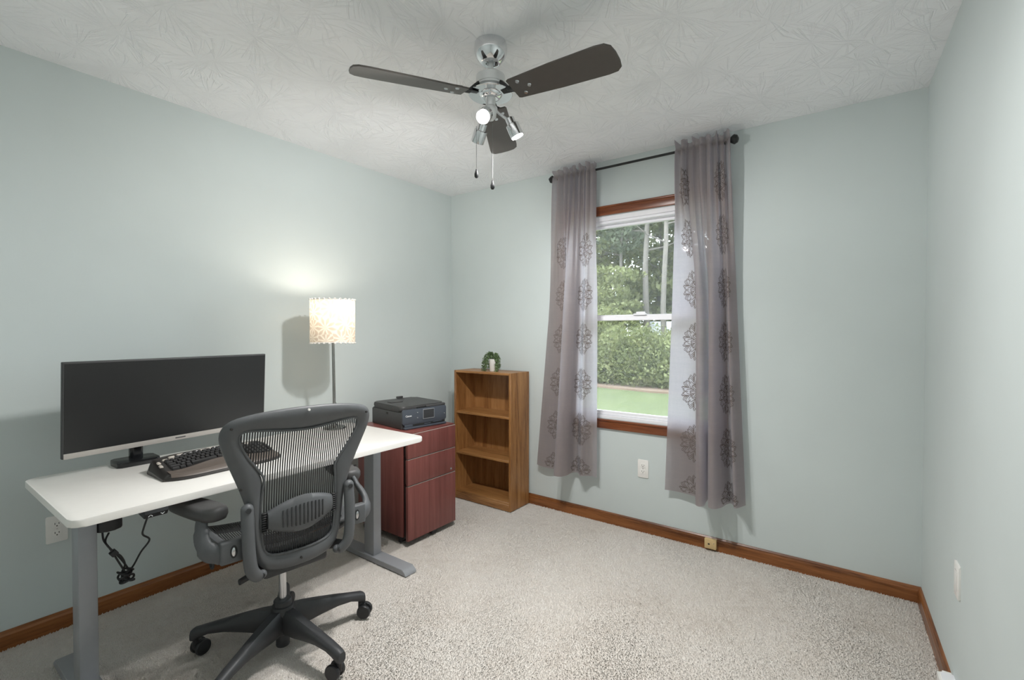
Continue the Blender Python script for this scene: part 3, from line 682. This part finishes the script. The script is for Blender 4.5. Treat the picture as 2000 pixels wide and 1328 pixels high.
# ------------------------------------------------------------------ curtains
ROD_Y, ROD_Z = -.09, 2.361
rod = thing('curtain_rod', 'thin black curtain rod with flared end caps above the window', 'curtain rod', (1.648, ROD_Y, ROD_Z))
B().cyl((1.085, ROD_Y, ROD_Z), (2.205, ROD_Y, ROD_Z), .0075, seg=16).obj('pole', 'rod_black', rod, world=True)
for sx, xx in ((-1, 1.088), (1, 2.203)):
    b = B(); b.lathe([(.0, 0), (.014, 0), (.015, .014), (.026, .03), (.027, .034), (.02, .05), (.006, .056), (0, .056)], 4 if sx < 0 else 20, Matrix.Translation((xx, ROD_Y, ROD_Z)) @ Matrix.Rotation(R(90*sx), 4, 'Y'))
    b.obj('finial', 'rod_black', rod, world=True, angle=25)
    b = B(); b.box((xx-.02*sx, ROD_Y/2, ROD_Z-.004), (.012, -ROD_Y, .008), bevel=.002).box((xx-.02*sx, -.004, ROD_Z-.02), (.022, .006, .06), bevel=.002).box((xx-.02*sx, ROD_Y, ROD_Z-.012), (.012, .02, .012), bevel=.002)
    b.obj('bracket', 'rod_black', rod, world=True)
def make_curtain(name, label, hem, x0, x1, ph, med_us, zs, zh=.31, ymax=-.032, ymin=-.2):
    hp = hem
    NUc, NVc = 200, 90; fine = catmull(hp, 800); L = np.concatenate([[0], np.cumsum(np.linalg.norm(np.diff(fine, axis=0), axis=1))]); L /= L[-1]
    us = np.linspace(0, 1, NUc); hemp = np.stack([np.interp(us, L, fine[:, 0]), np.interp(us, L, fine[:, 1])], 1)
    ct = thing(name, label, 'curtain', ((x0+x1)/2, ROD_Y, zh))
    ztop = 2.405; grid = np.zeros((NVc, NUc, 3)); zr = np.concatenate([np.linspace(0, .06, 16), np.linspace(.06, 1, NVc-15)[1:]])
    ruf = lambda u, k0: math.sin(2*PI*(9*u+.35*math.sin(5*u+ph))+ph)*.65+math.sin(2*PI*(15*u)+1.7*ph)*.35
    h0, h1 = hemp[0, 0], hemp[-1, 0]; sn = (hemp[:, 0]-h0)/(h1-h0)
    for j, v in enumerate(zr):
        z = ztop+(zh-ztop)*v; wgt = smooth01(.04, .5, v); A0, A1 = x0+(h0-x0)*v**1.1, x1+(h1-x1)*v**1.1
        amp = .020*(1-smooth01(.0, .62, v))
        pk = math.exp(-((z-ROD_Z-.012)/.012)**2); amp *= 1-.6*pk; hd_ = smooth01(ROD_Z+.012, ztop, z)
        for i2, u in enumerate(us):
            rf = ruf(u, 0); yt = ROD_Y-.014+amp*rf*1.2+.004*pk-.012*hd_*(.6+.8*math.sin(2*PI*5*u+ph*3))
            s0 = u*(1-wgt)+sn[i2]*wgt; yy_ = -.055+(hemp[i2, 1]+.055)*(.55+.45*v)
            if abs(z-ROD_Z) < .014: yt = min(yt, ROD_Y-.0105)
            dx = .007*math.cos(2*PI*9*u+ph)*(1-wgt)+.004*math.sin(5*v+9*u)*wgt*(u*(1-u)*4)
            grid[j, i2] = (A0+(A1-A0)*s0+dx, yt*(1-wgt)+yy_*wgt, z + hd_*(.009*math.sin(9*2*PI*u*.6+ph*2)+.006*math.sin(41*u)) + (.004*math.sin(14*u+ph) if j == NVc-1 else 0))
    Mi = np.array(local_inv(ct)); gl = grid@Mi[:3, :3].T+Mi[:3, 3]
    me = bpy.data.meshes.new('fabric'); idx = lambda j, i2: j*NUc+i2
    me.from_pydata(gl.reshape(-1, 3).tolist(), [], [(idx(j, i2), idx(j, i2+1), idx(j+1, i2+1), idx(j+1, i2)) for j in range(NVc-1) for i2 in range(NUc-1)])
    mesh_obj('fabric', me, 'curtain_cloth', ct, angle=180)
    wl = np.linalg.norm(np.diff(hemp, axis=0), axis=1).sum(); hl = ztop-zh
    def S(u, v):
        fi = np.clip(u, 0, 1)*(NUc-1); fj = np.interp(v, zr, np.arange(NVc)); a0, b0 = min(int(fi), NUc-2), min(int(fj), NVc-2); s1, s2 = fi-a0, fj-b0
        p00, p01, p10, p11 = grid[b0, a0], grid[b0, a0+1], grid[b0+1, a0], grid[b0+1, a0+1]
        P = (p00*(1-s1)+p01*s1)*(1-s2)+(p10*(1-s1)+p11*s1)*s2; n = np.cross(p01-p00, p10-p00); n /= np.linalg.norm(n)+1e-9
        return P+n*(.0012 if n[1] < 0 else -.0012)
    curls = []
    def curl(x, y, a, L, tn, n=13):
        out = []
        for k in range(n):
            t = k/(n-1); out.append((x*1.42, y*1.42)); aa = a+tn*(-.9*t+6.6*t**3); x += L/n*(1.25-.5*t)*math.cos(aa); y += L/n*(1.25-.5*t)*math.sin(aa)
        return out
    for q_ in range(8):
        a0 = R(22.5+45*q_); stem = curl(.008*math.cos(a0), .008*math.sin(a0), a0, .062, .12*(1 if q_ % 2 else -1)); curls.append(stem)
        for f_, L_ in ((.2, .030), (.4, .040), (.6, .042), (.78, .036), (.95, .030)):
            x_, y_ = (c_/1.42 for c_ in stem[int(f_*12)])
            for sg in (-1, 1): curls.append(curl(x_, y_, a0+sg*R(38-12*f_), L_, sg))
        a1 = R(45*q_); curls.append(curl(.006*math.cos(a1), .006*math.sin(a1), a1, .045, 1 if q_ % 2 else -1)); x_, y_ = .055*math.cos(a1), .055*math.sin(a1)
        for sg in (-1, 1): curls.append(curl(x_, y_, a1+sg*.3, .028, sg))
    for um in med_us:
        for zc in zs:
            b = B(); v0 = (ztop-zc)/hl; wst = .0019
            for cpts in curls:
                pp = [np.array(S(um+x/wl, v0+y/hl)) for x, y in cpts if 0.004 < um+x/wl < .996 and 0 < v0+y/hl < .995]
                if len(pp) < 3: continue
                q2 = [np.array((x, y)) for x, y in cpts if 0.004 < um+x/wl < .996 and 0 < v0+y/hl < .995]
                ra, rb = [], []
                for k in range(len(q2)):
                    t2 = q2[min(k+1, len(q2)-1)]-q2[max(k-1, 0)]; nn = np.array((-t2[1], t2[0])); nn = nn/(np.linalg.norm(nn)+1e-9)*wst*(1.15-.5*k/len(q2))
                    ra.append(Vector(S(um+(q2[k][0]+nn[0])/wl, v0+(q2[k][1]+nn[1])/hl))); rb.append(Vector(S(um+(q2[k][0]-nn[0])/wl, v0+(q2[k][1]-nn[1])/hl)))
                b.rings([ra, rb], wrap=False)
            b.obj('medallion', 'embroidery', ct, smooth=False, world=True)
zsR = [at_y(1352, y_, -.05).z for y_ in (467, 566, 667, 765, 865)]; zsR = [zsR[0]+(zsR[0]-zsR[1])] + zsR + [zsR[-1]-(zsR[0]-zsR[1])]
make_curtain('curtain', 'taupe curtain panel with wide backlit medallion strip, farther from the bookcase',
    [(1.848, -.05), (1.90, -.045), (1.96, -.05), (2.02, -.058), (2.058, -.07), (2.054, -.12), (2.062, -.18), (2.085, -.205), (2.108, -.18), (2.106, -.12), (2.108, -.06), (2.124, -.05), (2.130, -.10), (2.134, -.17), (2.152, -.205), (2.178, -.195), (2.20, -.14), (2.210, -.08), (2.226, -.05), (2.244, -.075), (2.258, -.13), (2.276, -.12), (2.304, -.05)], 1.914, 2.212, .4, (.185, .83), zsR)
zsL = [at_y(1134, y_, -.05).z for y_ in (492, 577, 662, 749, 836)]; zsL = zsL + [zsL[-1]-(zsL[0]-zsL[1])]
make_curtain('curtain', 'taupe curtain panel hanging on the bookcase side of the window',
    [(.905, -.05), (.96, -.062), (1.02, -.06), (1.075, -.05), (1.108, -.06), (1.116, -.12), (1.125, -.18), (1.155, -.215), (1.19, -.20), (1.208, -.14), (1.206, -.08), (1.214, -.045), (1.24, -.045), (1.275, -.09), (1.30, -.11), (1.325, -.085), (1.36, -.065), (1.40, -.075)], 1.087, 1.397, 2.1, (.23, .80), zsL)

# ------------------------------------------------------------------ outlets, jack, plates
def outlet(label, loc, rotz, wdt=.07, hgt=.115, blank=False):       # local x along the wall, -y into the room
    o = thing('wall_outlet', label, 'outlet', loc, rotz)
    B().prism(rrect(-wdt/2, -hgt/2, wdt/2, hgt/2, .005), .0, .006, Matrix.Rotation(R(90), 4, 'X'), .002).obj('plate', 'outlet_white', o)
    if blank: B().prism(rrect(-.017, -.033, .017, .033, .002), .006, .0075, Matrix.Rotation(R(90), 4, 'X'), .001).obj('insert', 'outlet_white', o); return o
    for s_ in (-1, 1):
        rc = B().prism([(x, y+s_*.0195) for x, y in rrect(-.017, -.0145, .017, .0145, .010)], .006, .0078, Matrix.Rotation(R(90), 4, 'X'), .0006).obj('receptacle', 'outlet_white', o)
        for x, y, ww, hh in ((-.0065, .004, .0022, .008), (.0065, .004, .0022, .0065)): B().box((x, -.0079, y+s_*.0195), (ww, .0006, hh)).obj('slot', 'slot_dark', rc)
        B().cyl((0, -.0076, s_*.0195-.006), (0, -.0082, s_*.0195-.006), .0025, seg=10).obj('slot', 'slot_dark', rc)
    B().cyl((0, -.006, 0), (0, -.0072, 0), .003, seg=12).obj('screw', 'chrome_soft', o); return o
pL = at_x(110.5, 1032, 0); outlet('white duplex outlet on the wall behind the desk leg', (0, pL.y, pL.z), R(90))
pB = at_y(1256.5, 915, 0); outlet('white duplex outlet on the wall under the window', (pB.x, 0, pB.z), 0)
yR = -.775; outlet('blank white wall plate on the bare wall without furniture', (BX+(-yR)*math.tan(RA), yR, .443), R(-90)+RA, blank=True)
pj = at_y(1388.5, 1063, -.02)
jk = thing('phone_jack', 'small beige jack box mounted on the wooden baseboard', 'jack', (pj.x, -.0145, .038))
B().box((0, -.012, 0), (.066, .024, .058), bevel=.004).obj('housing', 'jack_beige', jk)
B().box((-.008, -.0245, .0), (.010, .0012, .008)).obj('socket', 'slot_dark', jk); B().cyl((.02, -.024, .008), (.02, -.0252, .008), .0025, seg=10).obj('screw', 'chrome_soft', jk)
# white box standing on the carpet against the right baseboard, only its rounded top in frame
pw = at_z(1856, 1322, .085)
wbx = thing('plastic_box', 'white rounded plastic box on the carpet against the baseboard', 'box', (pw.x-.005, pw.y-.012, 0), RA)
B().prism(rrect(-.028, -.05, .028, .04, .016), 0, .085, bevel=.012, seg=4).obj('housing', 'outlet_white', wbx)
B().prism(rrect(-.02, -.035, .02, .028, .01), .085, .0865).obj('top_face', 'vinyl_white', wbx)

# ------------------------------------------------------------------ ceiling fan
FX_, FY_ = 1.60, -1.465
fan = thing('ceiling_fan', 'chrome ceiling fan with three dark blades and three spotlights', 'ceiling fan', (FX_, FY_, H))
Z = lambda z: z-H
B().lathe([(0, 0), (.063, 0), (.065, -.006), (.0665, -.022), (.0655, -.036), (.060, -.052), (.050, -.066), (.040, -.076), (.036, -.079), (.020, -.0795), (.018, -.07), (0, -.07)], 48).obj('canopy', 'chrome', fan)
B().lathe([(.0, -.066), (.011, -.066), (.011, -.112), (0, -.112)], 20).obj('downrod', 'fan_white', fan)
B().lathe([(0, -.104), (.014, -.104), (.019, -.11), (.021, -.118), (.030, -.124), (.052, -.126), (.057, -.130), (.058, -.136), (.058, -.164), (.056, -.166), (.056, -.172), (.050, -.176), (0, -.176)], 48).obj('motor_housing', 'fan_white', fan)
B().lathe([(0, -.176), (.049, -.176), (.049, -.19), (.046, -.205), (.036, -.216), (.026, -.219), (0, -.219)], 40).obj('cup', 'chrome', fan)
B().lathe([(.045, -.200), (.086, -.200), (.088, -.202), (.086, -.204), (.045, -.204)], 56).obj('trim_disc', 'chrome', fan)
B().lathe([(0, -.217), (.020, -.217), (.020, -.248), (.024, -.25), (.027, -.255), (.027, -.268), (.024, -.272), (.022, -.292), (.012, -.303), (0, -.305)], 32).obj('switch_housing', 'fan_white', fan)
for k in range(3):
    ang = R(1+120*k)
    Mb = Matrix.Rotation(ang, 4, 'Z') @ Matrix.Translation((0, 0, -.208)) @ Matrix.Rotation(R(1.8), 4, 'Y') @ Matrix.Rotation(R(-13), 4, 'X')
    ol = [(.108, -.048), (.118, -.053), (.3, -.063), (.48, -.068), (.515, -.066), (.533, -.05), (.539, -.02), (.539, .02), (.533, .05), (.515, .066), (.48, .068), (.3, .063), (.118, .053), (.108, .048)]
    bl = B().prism(ol, -.003, .003, Mb, .0015, 1).obj('blade', 'fan_blade', fan)
    ir = B(); ir.prism([(.055, -.014), (.10, -.016), (.135, -.045), (.19, -.04), (.205, 0), (.19, .04), (.135, .045), (.10, .016), (.055, .014)], .003, .0065, Mb, .001, 1)
    ir.tube([Matrix.Rotation(ang, 4, 'Z') @ Vector((.052, 0, -.168)), Matrix.Rotation(ang, 4, 'Z') @ Vector((.07, 0, -.185)), Mb @ Vector((.09, 0, .006)), Mb @ Vector((.12, 0, .006))], .009, 8, flat=1.6); ir.obj('blade_iron', 'black_plastic', bl)
    for sx, sy in ((.15, -.032), (.15, .032), (.185, 0)):
        B().cyl(Mb @ Vector((sx, sy, -.003)), Mb @ Vector((sx, sy, -.006)), .0085, .007, 14).obj('screw_cap', 'chrome_soft', bl)
def head(theta, out, down, rpos, z, lit=True):
    a = R(theta); ax = (Vector((math.cos(a), math.sin(a), 0))*out + Vector((0, 0, -1))*down).normalized()
    pc_ = Vector((math.cos(a)*rpos, math.sin(a)*rpos, z)); M = Matrix.Translation(pc_) @ ax.to_track_quat('Z', 'Y').to_matrix().to_4x4()
    hd = B().lathe([(0, -.03), (.017, -.03), (.0185, -.027), (.0185, -.006), (.0195, -.004), (.0265, -.002), (.0275, 0), (.0275, .048), (.0262, .049), (.0255, .044), (0, .040)], 32, M).obj('spotlight', 'chrome', fan)
    B().lathe([(0, .0405), (.023, .042), (.0235, .046), (.012, .0495), (0, .050)], 24, M).obj('bulb', 'bulb_cool', hd)
    B().tube([Vector((math.cos(a)*.02, math.sin(a)*.02, -.262)), Vector((math.cos(a)*.036, math.sin(a)*.036, -.276)), pc_+ax*-.012], .0055, 10).obj('arm', 'chrome', hd)
    lo = light('fan_bulb_light', 'SPOT', Vector((FX_, FY_, H))+M @ Vector((0, 0, .056)), FAN_W, (1, .985, .97), .03)
    lo.data.spot_size = R(180); lo.data.spot_blend = .55; lo.rotation_euler = (-ax).to_track_quat('Z', 'Y').to_euler()
head(-66, .95, .66, .074, -.312); head(44, .42, .9, .088, -.318); head(160, .62, .78, .078, -.318)
def chain(px_, y0, y1, dep):
    d0 = ray(px_, y0); d1 = ray(px_, y1); s_ = dep
    p0 = CAM+d0*s_; p1 = CAM+d1*s_; p0 = Vector((p1.x, p1.y, p0.z)); b = B(); n = int((p0.z-p1.z)/.0052)
    for k in range(n): b.sphere((p1.x, p1.y, p1.z+.0052*k), .0019, u=6, v=4)
    co = b.obj('pull_chain', 'chain_grey', fan, world=True, kind='stuff')
    B().lathe([(0, .006), (.003, .006), (.0045, -.002), (.0085, -.014), (.0085, -.024), (.005, -.030), (0, -.031)], 14, Matrix.Translation(p1)).obj('chain_fob', 'black_plastic', co, world=True)
chain(930.5, 245, 333, 1.93); chain(962, 236, 355, 1.885)

# ------------------------------------------------------------------ office chair
CH = thing('office_chair', 'dark grey mesh office chair on five casters pulled up to the desk', 'chair', (.928, -1.972, 0), R(82))   # local x: its right, y: forward
def hub():
    b = B(); b.lathe([(0, .022), (.024, .022), (.026, .026), (.026, .055), (.028, .056), (.030, .075), (.046, .085), (.048, .12), (.046, .165), (.040, .185), (.034, .188), (.034, .205), (.030, .209), (.016, .209), (0, .209)], 32); return b
hub().obj('base_hub', 'base_black', CH)
B().lathe([(0, .20), (.014, .20), (.014, .37), (0, .37)], 24).obj('gas_cylinder', 'chrome_soft', CH)
B().lathe([(0, .335), (.024, .335), (.034, .35), (.038, .385), (0, .385)], 24).obj('cylinder_shroud', 'black_plastic', CH)
for k in range(5):
    a = R(6.5+72*k-82); M = Matrix.Rotation(a, 4, 'Z')
    secs = [(.03, .176, .080, .030), (.08, .170, .083, .029), (.15, .156, .091, .026), (.22, .140, .096, .023), (.28, .125, .092, .021), (.312, .117, .080, .020), (.334, .112, .066, .019), (.346, .104, .066, .016)]
    rg = []
    for r_, zt, zb, hw in secs:
        e = .35; rg.append([M @ Vector((r_, y_, z_)) for y_, z_ in ((-hw*.55, zt), (hw*.55, zt), (hw, zt-(zt-zb)*.28), (hw, zb+(zt-zb)*.2), (hw*.6, zb), (-hw*.6, zb), (-hw, zb+(zt-zb)*.2), (-hw, zt-(zt-zb)*.28))])
    lg = B().rings(rg).obj('base_leg', 'base_black', CH, angle=50)
    sw = R((200, 35, 120, 100, 10)[k])-R(82); Mc = M @ Matrix.Translation((.33, 0, 0)) @ Matrix.Rotation(sw-a, 4, 'Z')
    cs = B()
    for sy in (-1, 1):
        cs.lathe([(0, -.001), (.022, -.0), (.028, .002), (.0298, .006), (.0298, .014), (.027, .018), (0, .019)], 28, Mc @ Matrix.Translation((.018, sy*.006, .030)) @ Matrix.Rotation(R(-90*sy), 4, 'X'))
    cs.cyl(Mc @ Vector((.018, -.008, .03)), Mc @ Vector((.018, .008, .03)), .010, seg=12); cs.cyl(Mc @ Vector((0, 0, .03)), Mc @ Vector((0, 0, .07)), .011, seg=14)
    cs.box(Mc @ Vector((.008, 0, .045)), (.03, .011, .03), rot=Mc.to_3x3().to_4x4(), bevel=.003); cs.obj('caster', 'black_plastic', lg)
# tilt mechanism
mc = B(); mc.box((0, .01, .405), (.17, .26, .055), bevel=.014, seg=3).box((0, -.10, .405), (.24, .10, .05), bevel=.014, seg=3); mc.obj('tilt_mechanism', 'base_black', CH)
kn = B(); kn.cyl((-.08, .02, .415), (-.215, .05, .465), .010, seg=12); kn.box((-.225, .055, .475), (.02, .05, .06), bevel=.008); kn.obj('tension_lever', 'base_black', CH)
lp = B(); lp.tube([(-.235+.0*math.cos(t), .05+.018*math.cos(t), .422+.022*math.sin(t)) for t in np.linspace(0, 2*PI, 18)[:-1]], .005, 8, closed=True); lp.tube([(-.235, .05, .443), (-.228, .054, .458)], .006, 8); lp.obj('height_loop', 'black_plastic', CH)
lv = B(); lv.tube([(-.09, -.06, .395), (-.15, -.085, .385), (-.185, -.10, .383)], [.010, .013, .012], 10, flat=.6); lv.obj('tilt_lever', 'black_plastic', CH)
lv = B(); lv.tube([(.09, -.04, .395), (.16, -.03, .392), (.21, -.03, .395)], [.009, .010, .012], 10, flat=.6); lv.obj('tilt_lever', 'black_plastic', CH)
# backrest
def yb(z): return float(np.interp(z, [.38, .45, .55, .67, .8, .935, 1.03], [-.165, -.172, -.176, -.18, -.196, -.228, -.256]))
def bs(x, z): return yb(z)+.32*x*x
outer = [(0, .405), (.06, .408), (.115, .421), (.150, .455), (.163, .52), (.169, .58), (.176, .64), (.192, .70), (.218, .77), (.250, .85), (.272, .91), (.276, .945), (.264, .978), (.232, .999), (.15, 1.013), (.07, 1.019), (0, 1.020)]
inner = [(0, .470), (.06, .472), (.105, .482), (.126, .505), (.133, .55), (.136, .60), (.137, .66), (.134, .72), (.130, .765), (.148, .80), (.180, .845), (.206, .893), (.215, .928), (.202, .948), (.15, .946), (.07, .936), (0, .931)]
full = lambda h_: h_ + [(-x, z) for x, z in reversed(h_[1:-1])]
OUT, INN = full(outer), full(inner)
rg = []
for (ox, oz), (ix, iz) in zip(OUT, INN):
    O = Vector((ox, bs(ox, oz), oz)); I = Vector((ix, bs(ix, iz), iz)); m1 = O.lerp(I, .35); m2 = O.lerp(I, .8)
    f = lambda p, d_: p+Vector((0, d_, 0))
    rg.append([f(O, .010), f(O, -.006), f(m1, -.020), f(m2, -.012), f(I, -.004), f(I, .008), f(m1, .014)])
B().rings(rg, closed=True).obj('back_frame', 'graphite', CH, subsurf=2)
ri = B(); ri.tube([(x*1.0, bs(x, z)-.006, z) for x, z in catmull(INN, 160, True)], .0045, 8, closed=True); ri.obj('mesh_edging', 'graphite', CH)
def spans(poly, x, axis=0):
    zs_ = []
    n = len(poly)
    for k in range(n):
        a, b_ = poly[k], poly[(k+1) % n]
        if (a[axis]-x)*(b_[axis]-x) < 0: zs_.append(a[1-axis]+(b_[1-axis]-a[1-axis])*(x-a[axis])/(b_[axis]-a[axis]))
    zs_.sort(); return list(zip(zs_[::2], zs_[1::2]))
INNF = [tuple(p) for p in catmull(INN, 200, True)]
ms = B(); xs = -.2145
while xs < .2145:
    for za, zb_ in spans(INNF, xs+1e-5):
        n = max(2, int((zb_-za)/.03)); hw = .0024
        ms.rings([[Vector((xs+s_*hw, bs(xs, z)+.002, z)) for s_ in (-1, 1)] for z in np.linspace(za, zb_, n+1)], wrap=False)
    xs += .0082
ms.obj('back_mesh', 'pellicle', CH, kind='stuff')
for sx, sz in ((0, 1.006), (.243, .965), (-.243, .965), (.215, .745), (-.205, .745), (0, .44)):
    p = Vector((sx, bs(sx, sz)-.021, sz)); B().cyl(p+Vector((0, .006, 0)), p+Vector((0, -.001, 0)), .0042, seg=12).obj('screw_hole', 'slot_dark' if sx or sz < .9 else 'outlet_white', CH)
# lumbar pad
NL = 24; rg = []
for k in range(NL+1):
    x = -.118+.236*k/NL; t = abs(x)/.118; hh = .064-.034*t**1.8; zc = .615+.04*x; y_ = bs(x, zc)-.030+.016*t*t
    rg.append([Vector((x, y_+dy, zc+hh*s_)) for dy, s_ in ((.012, -1), (-.002, -1.0), (-.010, -.75), (-.012, 0), (-.010, .75), (-.002, 1.0), (.012, 1))])
lb = B().rings(rg).obj('lumbar_pad', 'graphite', CH, angle=60)
for k in range(11):
    x = -.072+.0145*k; t = abs(x)/.118; zc = .615+.04*x; hh = (.064-.034*t**1.8)*.62; y_ = bs(x, zc)-.030+.016*t*t-.0125
    B().box((x, y_, zc), (.006, .004, hh*2), bevel=.0018, seg=2).obj('rib', 'base_black', lb)
for sx in (-1, 1):
    b = B()
    for k in range(9): zz = .58+.008*k+.04*sx*.128; b.box((sx*.128, bs(.128, .61)-.012, zz), (.016, .014, .0045), bevel=.001, seg=1)
    b.obj('lumbar_slider', 'black_plastic', CH)
# J-shaped posts, links, seat, arms
for sx in (-1, 1):
    pth = catmull([(sx*.186, -.196, .672), (sx*.186, -.203, .60), (sx*.184, -.207, .52), (sx*.176, -.207, .46), (sx*.155, -.198, .430), (sx*.138, -.19, .428)], 26)
    jp = B().tube(pth, [.021]*3+[.0215]*20+[.019, .018, .016], 16, flat=.72, up=(sx, 0, 0)); jp.sphere((sx*.186, -.196, .672), .021, (1, .8, 1)).sphere((sx*.138, -.19, .428), .016, (1, .9, 1))
    jo = jp.obj('back_post', 'graphite', CH, angle=60)
    for cx, cy, cz in ((sx*.186, -.214, .672), (sx*.142, -.208, .430)):
        b = B(); b.lathe([(0, 0), (.009, 0), (.009, .003), (.006, .0035), (.006, .002), (0, .002)], 20, Matrix.Translation((cx, cy+.002, cz)) @ Matrix.Rotation(R(90), 4, 'X')); b.obj('bolt', 'base_black', jo)
    b = B(); b.tube(catmull([(sx*.16, -.19, .437), (sx*.15, -.13, .425), (sx*.12, -.07, .41), (sx*.08, -.02, .405)], 14), .020, 12, flat=.7); b.obj('tilt_link', 'graphite_dark', CH)
    # arm: clamp on the post, sweeping bracket, pad
    cl = B(); cl.box((sx*.226, -.172, .536), (.080, .032, .078), bevel=.007, seg=3); pe = 0 if sx < 0 else .045
    cl.tube(catmull([(sx*.235, -.168, .535), (sx*.262, -.163, .533), (sx*.290, -.148, .542), (sx*.304, -.125+pe*.4, .575), (sx*.300, -.095+pe, .612), (sx*.290, -.072+pe, .645)], 24), [.037]*6+[.033]*6+[.027]*6+[.023]*6, 14, flat=.5, up=(0, 0, 1))
    ao = cl.obj('arm_bracket', 'graphite', CH, angle=60)
    cr = B(); cr.sphere((sx*.226, -.189, .537), .0085, (.9, .45, 1.9), 14, 10); cr.obj('height_dial', 'chrome_soft', ao)
    cr = B(); cr.sphere((sx*.226, -.1885, .537), .012, (.95, .2, 1.9), 14, 10); cr.obj('dial_recess', 'black_plastic', ao)
    al, pc_ = (R(17), (-.286, -.004)) if sx < 0 else (R(-4), (.298, .085))
    pts = [(x, y) for x, y in [(-.018, -.125), (.018, -.125), (.038, -.11), (.046, -.08), (.048, -.03), (.046, .04), (.042, .1), (.03, .14), (-.01, .15), (-.032, .14), (-.042, .07), (-.046, 0), (-.047, -.06), (-.040, -.105)]]
    Mpad = Matrix.Translation((pc_[0], pc_[1], 0)) @ Matrix.Rotation(al, 4, 'Z')
    pts = [tuple(p) for p in catmull(pts, 48, True)]
    pd = B(); rgp = []
    for ins, z in ((.016, .628), (.005, .632), (.0, .646), (.001, .662), (.006, .672), (.016, .677)):
        rgp.append([Mpad @ Vector((x*(1-ins/.046), y*(1-ins/.13), z)) for x, y in pts])
    pd.rings(rgp); pd.obj('arm_pad', 'graphite_dark', CH, angle=60)
# seat
def zs_(x, y): return .524 - .055*max(0, (y-.14)/.13)**2 - .10*max(0, (-y-.08)/.1)**2*.25 - .02*(1-(x/.24)**2)
sout = catmull([(-.19, -.15), (0, -.165), (.19, -.15), (.232, -.10), (.25, .05), (.252, .18), (.22, .25), (.1, .272), (0, .275), (-.1, .272), (-.22, .25), (-.252, .18), (-.25, .05), (-.232, -.10)], 90, True)
sinn = sout*np.array((.885, .885))+np.array((0, .006))
rg = []
for (ox, oy), (ix, iy) in zip(sout, sinn):
    O = Vector((ox, oy, zs_(ox, oy))); I = Vector((ix, iy, zs_(ix, iy))); m_ = O.lerp(I, .5)
    rg.append([O+Vector((0, 0, .006)), O+Vector((0, 0, -.012)), m_+Vector((0, 0, -.026)), I+Vector((0, 0, -.008)), I+Vector((0, 0, .004)), m_+Vector((0, 0, .010))])
B().rings(rg, closed=True).obj('seat_frame', 'graphite', CH, angle=60)
sm = B(); SI = [tuple(p) for p in sinn]; xs = -.221
while xs < .221:
    for ya, yb_ in spans(SI, xs+1e-5):
        sm.rings([[Vector((xs+s_*.0026, y, zs_(xs, y))) for s_ in (-1, 1)] for y in np.linspace(ya, yb_, 12)], wrap=False)
    xs += .0082
sm.obj('seat_mesh', 'pellicle', CH, kind='stuff')
for sx in (-1, 1):
    b = B(); b.tube(catmull([(sx*.205, -.12, .50), (sx*.20, -.02, .478), (sx*.16, .05, .445), (sx*.07, .05, .42)], 14), .016, 10); b.obj('seat_support', 'base_black', CH)
